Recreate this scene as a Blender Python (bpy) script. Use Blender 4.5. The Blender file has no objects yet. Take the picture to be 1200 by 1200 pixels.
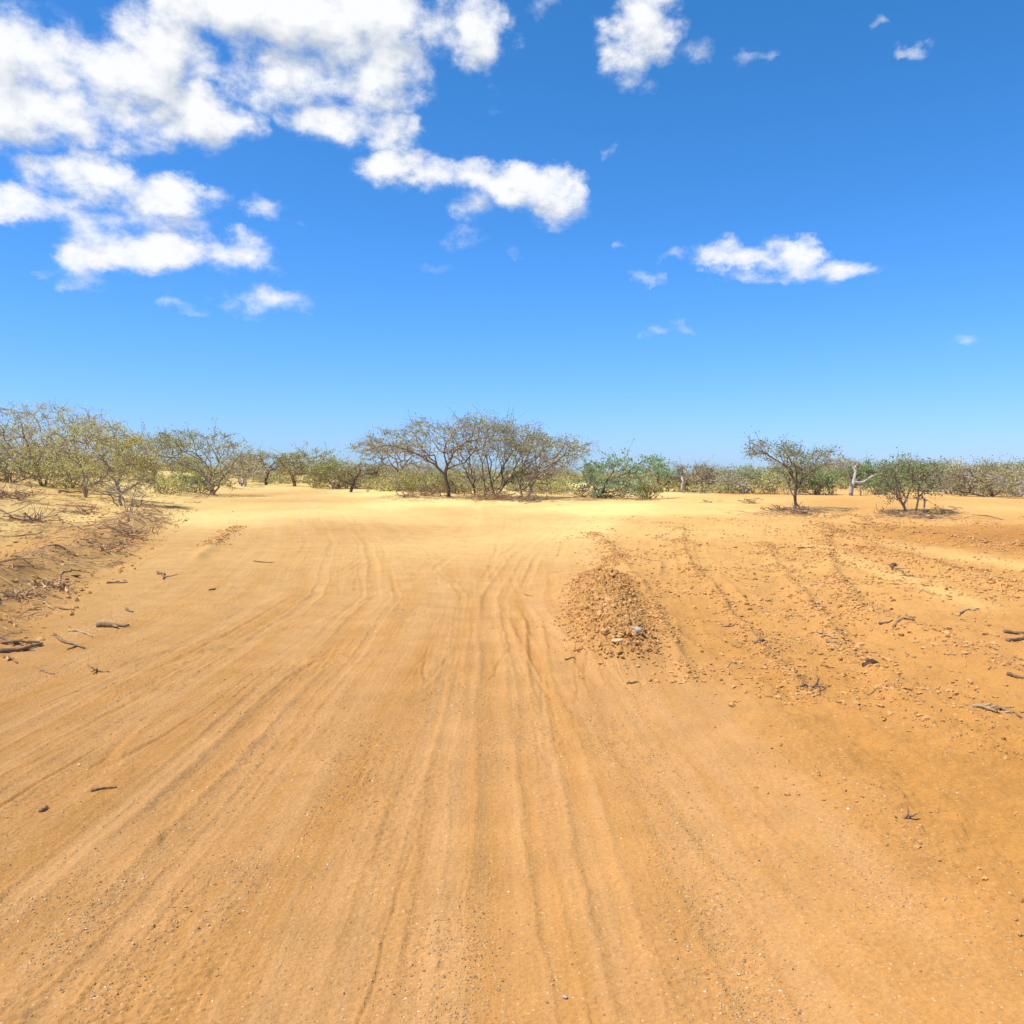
import bpy, math, random
import numpy as np
from mathutils import Matrix, Vector, Euler

random.seed(7)
RNG = np.random.default_rng(7)
scene = bpy.context.scene
COL = scene.collection

# ------------------------------------------------------------------ camera
FPX = 1000.0            # focal length in pixels of the 1200 px photograph
CAM_H = 1.7
PITCH = math.degrees(math.atan(45 / FPX))
ROLL = 0.45
cam_d = bpy.data.cameras.new('camera')
cam = bpy.data.objects.new('camera', cam_d)
COL.objects.link(cam)
cam_d.sensor_width = 36; cam_d.lens = 36 * FPX / 1200
cam_d.clip_start = 0.05; cam_d.clip_end = 20000
CM = Matrix.Rotation(math.radians(90 - PITCH), 4, 'X') @ Matrix.Rotation(math.radians(ROLL), 4, 'Z')
cam.matrix_world = Matrix.Translation((0, 0, CAM_H)) @ CM
scene.camera = cam
R3 = np.array(CM.to_3x3())

# ------------------------------------------------------------------ light
SUN_EL = 60.0
SUN_AZ = -116.0          # clockwise from +Y: the sun is on the left, a little behind
S_EL, S_AZ = math.radians(SUN_EL), math.radians(SUN_AZ)
to_sun = Vector((math.sin(S_AZ) * math.cos(S_EL), math.cos(S_AZ) * math.cos(S_EL), math.sin(S_EL)))
sd = bpy.data.lights.new('sun', 'SUN'); sd.energy = 4.45; sd.angle = math.radians(0.53); sd.color = (1.0, 0.955, 0.88)
sun = bpy.data.objects.new('sun', sd); COL.objects.link(sun)
sun.rotation_euler = (-to_sun).to_track_quat('-Z', 'Y').to_euler()

scene.view_settings.view_transform = 'Standard'
scene.view_settings.look = 'None'
scene.view_settings.gamma = 1.0
scene.view_settings.exposure = 0.40

def build_world():
    w = bpy.data.worlds.new('World'); w.use_nodes = True
    nt = w.node_tree; N = nt.nodes; L = nt.links
    for n in list(N): N.remove(n)
    def mth(op, a, b=None, c=None, clamp=False):
        n = N.new('ShaderNodeMath'); n.operation = op; n.use_clamp = clamp
        for i, v in enumerate((a, b, c)):
            if v is None: continue
            if isinstance(v, (int, float)): n.inputs[i].default_value = v
            else: L.new(v, n.inputs[i])
        return n.outputs[0]
    def comb(x, y, z=0.0):
        n = N.new('ShaderNodeCombineXYZ')
        for i, v in enumerate((x, y, z)):
            if isinstance(v, (int, float)): n.inputs[i].default_value = v
            else: L.new(v, n.inputs[i])
        return n.outputs[0]
    out = N.new('ShaderNodeOutputWorld'); bg = N.new('ShaderNodeBackground')
    L.new(bg.outputs[0], out.inputs[0])
    sky = N.new('ShaderNodeTexSky'); sky.sky_type = 'NISHITA'; sky.sun_disc = False
    sky.sun_elevation = S_EL; sky.sun_rotation = S_AZ % (2 * math.pi)
    sky.altitude = 0; sky.air_density = 1.0; sky.dust_density = 0.35; sky.ozone_density = 2.2
    tint = N.new('ShaderNodeMix'); tint.data_type = 'RGBA'; tint.blend_type = 'MULTIPLY'
    tint.inputs[0].default_value = 1.0
    L.new(sky.outputs[0], tint.inputs[6]); tint.inputs[7].default_value = (0.86, 1.12, 1.45, 1)
    # direction -> azimuth / elevation
    tc = N.new('ShaderNodeTexCoord'); sp = N.new('ShaderNodeSeparateXYZ')
    L.new(tc.outputs['Generated'], sp.inputs[0])
    az = mth('ARCTAN2', sp.outputs[0], sp.outputs[1])
    el = mth('ARCSINE', sp.outputs[2])
    # blobs: photo pixel x, y, half sizes, strength
    B = [(40, 80, 110, 52, 1.15), (95, 128, 125, 42, 1.2), (225, 132, 72, 42, 1.2), (15, 140, 80, 30, 1.1), (150, 90, 100, 45, 1.1),
         (280, 12, 120, 42, 1.2), (200, 55, 85, 40, 1.1), (350, 25, 100, 45, 1.2), (440, 15, 90, 42, 1.2), (355, 85, 85, 45, 1.15), (430, 85, 72, 55, 1.15), (285, 85, 55, 40, .9),
         (455, 148, 42, 28, .95), (400, 140, 62, 26, .9), (563, 35, 40, 48, 1.1), (520, 20, 50, 30, .8), (350, 138, 40, 14, .6),
         (100, 208, 82, 32, 1.2), (20, 236, 66, 22, 1.05), (180, 232, 76, 24, 1.0), (245, 226, 32, 13, .6),
         (110, 258, 60, 18, .75), (195, 292, 115, 27, 1.15), (105, 302, 50, 20, .9), (265, 298, 66, 24, .95), (190, 262, 70, 18, .75), (50, 10, 60, 14, .35), (90, 324, 42, 9, .5),
         (312, 247, 42, 14, .65), (300, 353, 72, 19, .66), (215, 358, 40, 8, .42),
         (480, 198, 62, 22, 1.05), (555, 205, 48, 22, .85), (605, 220, 46, 24, .95), (648, 230, 42, 30, 1.05), (552, 240, 26, 22, .55), (545, 283, 44, 18, .46), (598, 297, 22, 8, .36),
         (750, 42, 46, 44, 1.1), (752, 72, 44, 30, .8), (820, 58, 32, 18, .48), (645, 12, 32, 14, .5), (580, 118, 18, 16, .34),
         (862, 296, 58, 20, 1.1), (925, 303, 46, 17, .95), (995, 321, 36, 13, .85), (930, 318, 95, 11, .65), (800, 299, 34, 9, .5),
         (758, 323, 22, 9, .58), (730, 290, 15, 8, .55), (766, 386, 18, 9, .5), (800, 384, 26, 7, .36), (1135, 403, 28, 10, .46), (1185, 390, 34, 11, .36), (888, 66, 28, 9, .34), (1020, 30, 16, 8, .34), (1070, 62, 24, 8, .33), (705, 178, 12, 9, .4), (530, 316, 44, 8, .28)]
    P = []
    for px, py, rx, ry, s in B:
        v = R3 @ np.array([(px - 600) / FPX, -(py - 600) / FPX, -1.0]); v /= np.linalg.norm(v)
        a0 = math.atan2(v[0], v[1]); e0 = math.asin(v[2])
        P.append((a0, e0, rx / FPX * 1.02 / max(.5, (1 + ((px - 600) / FPX) ** 2)), ry / FPX * 1.0, s))
    # other clouds outside the picture, for the light and other view points
    for a, e, ra, re, s in [(-1.0, .35, .3, .08, 1), (-1.6, .5, .4, .1, 1), (1.3, .3, .2, .05, .9), (-.75, .5, .12, .06, 1.0)]:
        P.append((a, e, ra, re, s))
    STR = 0.10
    sc = N.new('ShaderNodeVectorMath'); sc.operation = 'SCALE'; sc.inputs['Scale'].default_value = STR
    L.new(tint.outputs[2], sc.inputs[0])
    ss = N.new('ShaderNodeSeparateXYZ'); L.new(sc.outputs[0], ss.inputs[0])
    graded = comb(mth('MULTIPLY', mth('POWER', ss.outputs[0], 1.36), .82), mth('DIVIDE', mth('MULTIPLY', ss.outputs[1], .835), mth('MULTIPLY_ADD', ss.outputs[1], .17, 1.0)), mth('MULTIPLY', mth('POWER', ss.outputs[2], 1.18), 1.09))
    def back(col):
        dv = N.new('ShaderNodeVectorMath'); dv.operation = 'SCALE'; dv.inputs['Scale'].default_value = 1 / STR
        L.new(col, dv.inputs[0]); g = N.new('ShaderNodeBackground'); L.new(dv.outputs[0], g.inputs[0]); g.inputs[1].default_value = STR
        return g.outputs[0]
    wn = N.new('ShaderNodeTexNoise'); wn.noise_dimensions = '2D'; wn.inputs['Scale'].default_value = 17.0
    wn.inputs['Detail'].default_value = 6.0; wn.inputs['Roughness'].default_value = 0.62
    L.new(comb(az, mth('MULTIPLY', el, 1.4)), wn.inputs['Vector'])
    wv = N.new('ShaderNodeVectorMath'); wv.operation = 'MULTIPLY_ADD'; L.new(wn.outputs['Color'], wv.inputs[0])
    wv.inputs[1].default_value = (.064, .042, 0); wv.inputs[2].default_value = (-.032, -.021, 0)
    wp = N.new('ShaderNodeVectorMath'); wp.operation = 'ADD'; L.new(comb(az, el), wp.inputs[0]); L.new(wv.outputs[0], wp.inputs[1])
    p0 = wp.outputs[0]
    nzv = comb(mth('ADD', az, 5.3), mth('MULTIPLY_ADD', el, 1.5, 3.1), 0.0)
    def noise_terms(dvec, detail):
        v = nzv
        if dvec:
            ad = N.new('ShaderNodeVectorMath'); ad.operation = 'ADD'; L.new(nzv, ad.inputs[0]); ad.inputs[1].default_value = dvec; v = ad.outputs[0]
        nz = N.new('ShaderNodeTexNoise'); nz.noise_dimensions = '2D'
        nz.inputs['Scale'].default_value = 9.0; nz.inputs['Detail'].default_value = detail; nz.inputs['Roughness'].default_value = 0.66
        L.new(v, nz.inputs['Vector'])
        vo = N.new('ShaderNodeTexVoronoi'); vo.voronoi_dimensions = '2D'; vo.feature = 'SMOOTH_F1'; vo.inputs['Scale'].default_value = 30.0; vo.inputs['Smoothness'].default_value = 0.5
        L.new(v, vo.inputs['Vector'])
        return mth('ADD', mth('MULTIPLY_ADD', nz.outputs[0], 2.5, -1.40), mth('MULTIPLY_ADD', vo.outputs['Distance'], -0.5, 0.2))
    def blobs(PP, da, de):
        acc = None
        for a0, e0, ra, re, s in PP:
            m = N.new('ShaderNodeVectorMath'); m.operation = 'MULTIPLY_ADD'; L.new(p0, m.inputs[0])
            m.inputs[1].default_value = (1 / ra, 1 / re, 0); m.inputs[2].default_value = ((da - a0) / ra, (de - e0) / re, 0)
            d = N.new('ShaderNodeVectorMath'); d.operation = 'DOT_PRODUCT'; L.new(m.outputs[0], d.inputs[0]); L.new(m.outputs[0], d.inputs[1])
            g = mth('MULTIPLY_ADD', d.outputs['Value'], -0.8 * s, 1.15 * s)
            acc = mth('MAXIMUM', g, 0.0) if acc is None else mth('SMOOTH_MAX', acc, g, 0.18)
        return acc
    def sky_bg(): return back(graded)
    def cloud_bg(PP):
        def density(da, de, dv, det):
            b_ = blobs(PP, da, de)
            return mth('ADD', b_, mth('MULTIPLY', noise_terms(dv, det), mth('MULTIPLY_ADD', b_, 1.3, .16, clamp=True)))
        D0 = density(0, 0, None, 10.0)
        D1 = density(-.010, .026, (-.010, .039, 0), 3.0)
        mr = N.new('ShaderNodeMapRange'); mr.interpolation_type = 'SMOOTHSTEP'
        mr.inputs['From Min'].default_value = 0.12; mr.inputs['From Max'].default_value = 1.15
        L.new(D0, mr.inputs['Value'])
        sh = N.new('ShaderNodeMapRange'); sh.inputs['From Min'].default_value = -0.35; sh.inputs['From Max'].default_value = 0.50
        L.new(mth('SUBTRACT', D1, D0), sh.inputs['Value'])
        thick = N.new('ShaderNodeMapRange'); thick.inputs['From Min'].default_value = 0.6; thick.inputs['From Max'].default_value = 1.7
        L.new(D1, thick.inputs['Value'])
        shade = mth('MULTIPLY', sh.outputs[0], mth('MULTIPLY_ADD', thick.outputs[0], 0.6, 0.4), clamp=True)
        cm = N.new('ShaderNodeMix'); cm.data_type = 'RGBA'; cm.clamp_factor = True
        L.new(shade, cm.inputs[0]); cm.inputs[6].default_value = (0.76, 0.765, 0.77, 1); cm.inputs[7].default_value = (0.44, 0.49, 0.56, 1)
        mx = N.new('ShaderNodeMix'); mx.data_type = 'RGBA'
        L.new(mth('MULTIPLY', mr.outputs[0], 0.97), mx.inputs[0]); L.new(graded, mx.inputs[6]); L.new(cm.outputs[2], mx.inputs[7])
        return back(mx.outputs[2])
    # the sky is worked out sector by sector (each sector knows only its own clouds)
    edges = [-1.9, -.62, -.43, -.27, -.12, .03, .17, .5, 1.9]
    cur = sky_bg()
    for i in range(len(edges) - 1):
        lo, hi = edges[i], edges[i + 1]; m = .06
        PP = [p for p in P if p[0] + 1.3 * p[2] > lo - m and p[0] - 1.3 * p[2] < hi + m]
        if not PP: continue
        bgc = cloud_bg(PP)
        inside = mth('MULTIPLY', mth('MULTIPLY', mth('GREATER_THAN', az, lo), mth('LESS_THAN', az, hi)), mth('MULTIPLY', mth('GREATER_THAN', el, .1), mth('LESS_THAN', el, .8)))
        ms = N.new('ShaderNodeMixShader'); L.new(inside, ms.inputs[0]); L.new(cur, ms.inputs[1]); L.new(bgc, ms.inputs[2]); cur = ms.outputs[0]
    N.remove(bg); L.new(cur, out.inputs[0])
    w.cycles.sampling_method = 'MANUAL'; w.cycles.sample_map_resolution = 512
    scene.world = w
build_world()

# ------------------------------------------------------------------ noise
def _hash(ix, iy, s):
    h = (ix.astype(np.int64) * 374761393 + iy.astype(np.int64) * 668265263 + s * 1442695041) & 0xffffffff
    h = ((h ^ (h >> 13)) * 1274126177) & 0xffffffff
    h = (h ^ (h >> 16)) & 0xffff
    return h.astype(np.float32) * (2 * np.pi / 65536)
def perlin(x, y, s=0):
    x = np.asarray(x, float); y = np.asarray(y, float)
    x0 = np.floor(x); y0 = np.floor(y); fx = (x - x0).astype(np.float32); fy = (y - y0).astype(np.float32)
    u = fx * fx * fx * (fx * (fx * 6 - 15) + 10); v = fy * fy * fy * (fy * (fy * 6 - 15) + 10)
    def g(i, j):
        a = _hash(x0 + i, y0 + j, s); return np.cos(a) * (fx - i) + np.sin(a) * (fy - j)
    return ((g(0, 0) * (1 - u) + g(1, 0) * u) * (1 - v) + (g(0, 1) * (1 - u) + g(1, 1) * u) * v) * 1.5
def fbm(x, y, o=4, s=0, gain=.5):
    r = 0; a = 1
    for k in range(o):
        r = r + a * perlin(x * 2 ** k + 13.7 * k, y * 2 ** k - 7.3 * k, s + k); a *= gain
    return r
def sst(a, b, x):
    t = np.clip((x - a) / (b - a), 0, 1); return t * t * (3 - 2 * t)

# ------------------------------------------------------------------ terrain
FOOT_Y = [-30, 0, 7.5, 11.7, 18, 26, 36, 45, 80, 300]
FOOT_X = [-3.6, -3.9, -4.7, -5.9, -7.9, -10.4, -13.2, -15.5, -22, -60]
CR_Y = [-30, 2, 12, 17, 21, 25, 31, 38, 47, 60, 90]
CR_X = [0, 0, -.32, 0, .45, 1.2, 2.5, 4.3, 8, 15, 32]
CL_Y = [-30, 8, 12, 20, 30, 38, 55, 90, 200]
CL_X = [0, 0, -.15, -1.6, -4.2, -6.6, -12, -20, -30]
# windrows of loose soil on the right: y range, points (y, x), half width, height
WIND = [([7.0, 9, 12.4, 15, 18], [1.50, 1.66, 1.95, 2.1, 2.2], .10, .045),
        ([6.3, 8.2, 12, 16, 20, 26], [2.25, 2.45, 2.9, 3.35, 4.0, 5.2], .12, .05),
        ([5.6, 7.4, 9.4, 13, 17, 22], [2.9, 3.15, 3.5, 4.35, 5.2, 6.5], .16, .06),
        ([7.4, 9.0, 11.3, 14, 19, 25], [4.4, 4.3, 4.6, 5.3, 7.0, 9.3], .22, .08),
        ([11, 14, 17, 21, 27], [7.4, 7.9, 8.2, 8.6, 9.6], .3, .10),
        ([15, 18, 21, 25, 30], [13.0, 12.5, 11.8, 11.2, 11.5], .4, .12),
        ([16, 18, 20, 24], [1.9, 2.2, 2.3, 2.25], .16, .05),
        ([16, 19, 22, 25], [-6.0, -6.7, -7.4, -8.0], .2, .05)]
# tyre tracks: (points y, points x, half width, depth)
TR = [(CR_Y, np.array(CR_X) + 0.00, .09, .030), (CR_Y, np.array(CR_X) + 0.46, .07, .040), (CR_Y, np.array(CR_X) - 1.42, .09, .012),
      (CR_Y, np.array(CR_X) - 0.30, .05, .016), (CR_Y, np.array(CR_X) + 0.85, .07, .022), (CR_Y, np.array(CR_X) + 0.22, .04, .018),
      (CL_Y, np.array(CL_X) - 1.75, .09, .030), (CL_Y, np.array(CL_X) - 1.45, .045, .022), (CL_Y, np.array(CL_X) - 2.6, .07, .018), (CL_Y, np.array(CL_X) - 1.98, .035, .016),
      (CL_Y, np.array(CL_X) - .55, .05, .014), (CL_Y, np.array(CL_X) - 3.2, .07, .014),
      ([2, 3.1, 5.8, 9.2, 13, 18, 25], [1.55, 1.1, .58, .09, -.25, -.4, -.2], .06, .020),
      ([2, 3.3, 5.8, 9.2, 13, 18, 25], [1.95, 1.5, .95, .42, .05, -.1, .3], .045, .014),
      ([2, 6, 10, 14, 20, 28, 40], [-4.6, -3.4, -2.3, -1.5, -1.0, -1.8, -5.5], .07, .014), ([2, 6, 10, 14, 20], [-4.9, -3.75, -2.7, -1.95, -1.5], .04, .014),
      ([2, 4, 6.5, 8], [-3.4, -3.0, -2.75, -2.7], .03, .014), ([2, 4, 6.5, 8], [-3.6, -3.15, -2.87, -2.8], .03, .012), ([2, 4, 6.5, 8], [-3.9, -3.4, -3.1, -3.0], .03, .014),
      ([2, 5, 9, 14, 20, 30], [3.1, 2.35, 1.95, 2.6, 3.6, 6.4], .11, .035), ([2, 5, 9, 14, 20, 30], [4.2, 3.3, 2.75, 3.3, 4.4, 7.4], .11, .040), ([3, 6, 9, 14, 20, 30], [5.2, 4.2, 3.75, 4.6, 5.9, 9.2], .12, .040)]

def zones(x, y):
    foot = np.interp(y, FOOT_Y, FOOT_X) + .35 * fbm(y * .35, x * 0.05, 2, 5)
    bank = foot - x                                  # metres up the left bank
    cR = np.interp(y, CR_Y, CR_X); cL = np.interp(y, CL_Y, CL_X)
    w = sst(1.0, -1.6, x - .5 * (cR + cL)) if False else 1 - sst(-1.6, 1.0, x - .5 * (cR + cL))
    u = x - w * cL - (1 - w) * cR
    road = sst(-.6, .5, -bank) * (1 - sst(1.0, 2.4, u + .5 * fbm(x * .4, y * .3, 2, 9)))
    road = road * (1 - sst(75, 110, y))
    right = sst(1.3, 2.2, u) * sst(1.0, 1.6, x - .02 * y) * (1 - sst(27, 34, y))
    return bank, u, road, right

def macro(x, y):
    bank, u, road, right = zones(x, y)
    h = .50 * sst(17, 44, y) + .28 * sst(44, 110, y)
    far = 1 - .5 * sst(60, 150, y)
    h = h + sst(0, 12, bank) * 1.0 * far * sst(-8, 14, y) + .16 * (1 - .75 * sst(18, 30, y)) * sst(-.1, 1.0, bank)
    h = h + .18 * sst(1.5, 12, x - .1 * y) * sst(22, 34, y)
    # small banks behind the fork
    h = h + .16 * np.exp(-((x + 5.5) / 3.5) ** 2 - ((y - 47) / 4) ** 2)
    h = h + .05 * fbm(x * .22, y * .22, 3, 1) * sst(2, 10, y) + (.10 * sst(-.4, 2, bank) + .05 * right) * fbm(x * .5, y * .5, 3, 2)
    h = h - .05 * np.exp(-((u - .1) / 1.6) ** 2) * road
    # crest between the two lanes of the road
    h = h + .025 * np.exp(-((u + .95) / .5) ** 2) * road
    return h

def mound(x, y):
    cx = np.interp(y, [7, 8, 10, 12, 15], [1.0, 1.02, 1.13, 1.33, 1.53])
    hw = np.interp(y, [7.2, 8, 10, 13, 15.5], [.2, .42, .52, .5, .25])
    t = (x - cx) / hw; s = sst(7.2, 8.3, y) * (1 - sst(12.5, 15.6, y))
    return np.exp(-(t ** 2) * 1.3) * s, np.abs(t)

def height(x, y, fine=True):
    x = np.asarray(x, float); y = np.asarray(y, float)
    h = macro(x, y)
    bank, u, road, right = zones(x, y)
    m, _ = mound(x, y)
    h = h + .21 * m
    for ys, xs, hw, hh in WIND:
        hw = hw * .7; hh = hh * 1.35
        f = np.interp(y, ys, xs) + .25 * hw * fbm(y * .9, x * 0 + hw * 50, 3, 31)
        e = sst(ys[0] - .4, ys[0] + .6, y) * (1 - sst(ys[-1] - 1.5, ys[-1] + .5, y))
        h = h + hh * e * np.exp(-((x - f) / hw) ** 2) * (.75 + .6 * fbm(x * 1.2, y * .8, 2, 33))
    # windrow of soil and litter along the foot of the bank
    h = h + .12 * np.exp(-((bank - 1.0) / .45) ** 2) * sst(7, 12, y) * (1 - sst(26, 34, y)) * (1 + fbm(x, y, 2, 35))
    k = 0
    for ys, xs, hw, dp in TR:
        k += 1
        c = np.interp(y, ys, xs); sl = (np.interp(y + .3, ys, xs) - np.interp(y - .3, ys, xs)) / .6
        c = c + .07 * perlin(y * .35, y * 0 + k, 41) + .014 * perlin(y * 3, y * 0 + k, 42) + .010 * perlin(y * 11, x * 6 + k, 45)
        d = (x - c) / np.sqrt(1 + sl * sl)
        a = dp * (.42 + .16 * sst(4, 9, y)) * np.clip(.6 + 1.2 * perlin(y * .28 + k * 5, x * 0 + k, 43), 0, 1.7) * (1 - sst(30, 42, y))
        h = h - a * np.exp(-(d / hw) ** 4) + .7 * a * np.exp(-((np.abs(d) - 1.35 * hw) / (.3 * hw)) ** 2)
    if fine:
        h = h + road * (.0045 * fbm(u * 2.6, y * .2, 3, 51) + .0022 * fbm(u * 19, y * 1.1, 3, 55) * np.clip(.3 + fbm(u, y * .4, 2, 57), 0, 1))
        near = 1 - sst(22, 40, y)
        for q, (fr, wd, sd_) in enumerate([(2.3, .020, 151), (4.1, .030, 157), (1.3, .014, 163)]):
            e = perlin(u * fr + .04 * perlin(y * 2.5, u * 2, 171), y * .13 + q * 7, sd_) + .010 * perlin(u * 30, y * 7, 173)
            msk = np.clip(.1 + 1.6 * perlin(u * 1.1 + 3 * q, y * .33, 160 + q), 0, 1) * road * (1 - sst(14, 26, y))
            h = h - .011 * msk * np.exp(-(e / wd) ** 2) + .006 * msk * np.exp(-((e + 2.0 * wd) / wd) ** 2)
        patch = np.clip(.35 + 1.1 * fbm(u * 1.2, y * .45, 3, 60), 0, 1)
        cl = np.abs(fbm(x * 9, y * 9, 4, 65, .62))
        h = h + near * patch * .011 * cl * (1 + .8 * right) + near * .0055 * np.clip(.25 + 1.2 * fbm(x * 1.1, y * .5, 3, 67), 0, 1) * (perlin(x * 34, y * 28, 68) + .6 * perlin(x * 70, y * 55, 69))
        h = h + right * near * .026 * fbm(x * 2.0, y * 2.0, 5, 70, .66)
        h = h + sst(.1, 1.2, bank) * (.03 * np.abs(fbm(x * 2.0, y * 2.0, 4, 80, .6)))
        h = h + .05 * m * np.abs(fbm(x * 7, y * 7, 4, 90, .65))
    return h

def H(x, y): return float(height(np.array([x]), np.array([y]))[0])

def ray(px, py):
    return R3 @ np.array([(px - 600) / FPX, -(py - 600) / FPX, -1.0])
def at(px, py, Y):
    v = ray(px, py); t = Y / v[1]; return np.array([v[0] * t, Y, CAM_H + v[2] * t])
def col_x(px, Y, z=0.6):                # x at distance Y of the picture column px, near height z
    v = ray(px, 600 - 0.0); 
    # solve row so that z matches
    for py in (580,):
        v = ray(px, py); return v[0] / v[1] * Y
def G(px, py):                          # where the ray through a pixel meets the ground
    v = ray(px, py)
    ts = np.geomspace(2, 200, 260)
    for _ in range(2):
        X = v[0] / v[1] * ts; Z = CAM_H + v[2] / v[1] * ts
        g = macro(X, ts) if _ == 0 else height(X, ts, False)
        k = int(np.argmax(Z <= g))
        if Z[k] > g[k]: k = len(ts) - 1
        if _ == 0: ts = np.linspace(ts[max(k - 4, 0)], ts[min(k + 3, len(ts) - 1)], 60)
    return float(X[k]), float(ts[k]), H(X[k], ts[k])

# ------------------------------------------------------------------ materials
def mat(name):
    m = bpy.data.materials.new(name); m.use_nodes = True
    nt = m.node_tree; b = nt.nodes['Principled BSDF']; b.inputs['Roughness'].default_value = .95
    b.inputs['Specular IOR Level'].default_value = .15
    return m, nt, nt.nodes, nt.links, b
def mixc(N, L, f, a, b, mode='MIX'):
    n = N.new('ShaderNodeMix'); n.data_type = 'RGBA'; n.blend_type = mode; n.clamp_factor = True
    for s, v in ((0, f), (6, a), (7, b)):
        if isinstance(v, (int, float)): n.inputs[s].default_value = v
        elif isinstance(v, tuple): n.inputs[s].default_value = v + (1,)
        else: L.new(v, n.inputs[s])
    return n.outputs[2]
def ramp(N, L, v, lo, hi, a=0., b=1.):
    n = N.new('ShaderNodeMapRange'); n.inputs['From Min'].default_value = lo; n.inputs['From Max'].default_value = hi
    n.inputs['To Min'].default_value = a; n.inputs['To Max'].default_value = b
    L.new(v, n.inputs['Value']); return n.outputs[0]
def noise(N, L, vec, scale, detail=4, rough=.55):
    n = N.new('ShaderNodeTexNoise'); n.inputs['Scale'].default_value = scale; n.inputs['Detail'].default_value = detail
    n.inputs['Roughness'].default_value = rough; L.new(vec, n.inputs['Vector']); return n.outputs[0]
def mul(N, L, a, b):
    n = N.new('ShaderNodeMath'); n.operation = 'MULTIPLY'
    for i, v in enumerate((a, b)):
        if isinstance(v, (int, float)): n.inputs[i].default_value = v
        else: L.new(v, n.inputs[i])
    return n.outputs[0]
def add(N, L, a, b):
    n = N.new('ShaderNodeMath'); n.operation = 'ADD'
    for i, v in enumerate((a, b)):
        if isinstance(v, (int, float)): n.inputs[i].default_value = v
        else: L.new(v, n.inputs[i])
    return n.outputs[0]

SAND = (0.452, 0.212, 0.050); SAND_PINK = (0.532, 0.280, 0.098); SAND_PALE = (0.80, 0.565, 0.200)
SAND_GREY = (0.500, 0.288, 0.122); DAMP = (0.41, 0.180, 0.046)
def ground_material():
    m, nt, N, L, b = mat('sandy_ground')
    geo = N.new('ShaderNodeNewGeometry'); pos = geo.outputs['Position']
    za = N.new('ShaderNodeAttribute'); za.attribute_name = 'zone'
    sp = N.new('ShaderNodeSeparateColor'); L.new(za.outputs['Color'], sp.inputs[0])
    road, pale, damp = sp.outputs[0], sp.outputs[1], sp.outputs[2]; litter = za.outputs['Alpha']
    uv = N.new('ShaderNodeUVMap'); uv.uv_map = 'flow'
    mp = N.new('ShaderNodeMapping'); mp.inputs['Scale'].default_value = (1, .045, 1); L.new(uv.outputs[0], mp.inputs['Vector'])
    s1 = noise(N, L, mp.outputs[0], 3.2, 5, .6); s2 = noise(N, L, mp.outputs[0], 16, 4, .6)
    n1 = noise(N, L, pos, .35, 4); n2 = noise(N, L, pos, 2.3, 5, .6); n3 = noise(N, L, pos, 55, 4, .7); n4 = noise(N, L, pos, 12, 4, .6)
    c = mixc(N, L, ramp(N, L, n1, .35, .65), SAND, (0.505, 0.243, 0.066))
    rp = mul(N, L, road, ramp(N, L, s1, .35, .62))
    c = mixc(N, L, rp, c, SAND_PINK)
    c = mixc(N, L, mul(N, L, mul(N, L, road, ramp(N, L, s2, .5, .72)), .4), c, SAND_GREY)
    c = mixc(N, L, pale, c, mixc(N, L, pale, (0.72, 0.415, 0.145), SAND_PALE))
    c = mixc(N, L, damp, c, DAMP)
    c = mixc(N, L, mul(N, L, litter, ramp(N, L, n4, .42, .62)), c, (0.42, 0.245, 0.11))
    # mottling
    v = N.new('ShaderNodeHueSaturation')
    val = add(N, L, ramp(N, L, n2, .3, .7, -.09, .09), add(N, L, ramp(N, L, n3, .3, .7, -.13, .13), 1.0))
    L.new(val, v.inputs['Value']); L.new(c, v.inputs['Color'])
    # scattered pale and dark grains
    vo = N.new('ShaderNodeTexVoronoi'); vo.inputs['Scale'].default_value = 60; L.new(pos, vo.inputs['Vector'])
    vs = N.new('ShaderNodeSeparateColor'); L.new(vo.outputs['Color'], vs.inputs[0])
    dot = mul(N, L, ramp(N, L, vo.outputs['Distance'], .30, .18), ramp(N, L, vs.outputs[0], .86, .90))
    c2 = mixc(N, L, mul(N, L, dot, .55), v.outputs[0], (0.72, 0.55, 0.33))
    dot2 = mul(N, L, ramp(N, L, vo.outputs['Distance'], .26, .16), ramp(N, L, vs.outputs[1], .90, .93))
    c2 = mixc(N, L, mul(N, L, dot2, .55), c2, (0.24, 0.13, 0.06))
    L.new(c2, b.inputs['Base Color'])
    b.inputs['Roughness'].default_value = 1.0; b.inputs['Specular IOR Level'].default_value = .05
    if 'Diffuse Roughness' in b.inputs: b.inputs['Diffuse Roughness'].default_value = .6
    hgt = add(N, L, mul(N, L, n3, .010), add(N, L, mul(N, L, n4, .012), mul(N, L, mul(N, L, s2, road), .010)))
    bp = N.new('ShaderNodeBump'); bp.inputs['Strength'].default_value = 1.0; bp.inputs['Distance'].default_value = 1.0
    L.new(hgt, bp.inputs['Height']); L.new(bp.outputs[0], b.inputs['Normal'])
    return m
M_GROUND = ground_material()

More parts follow.
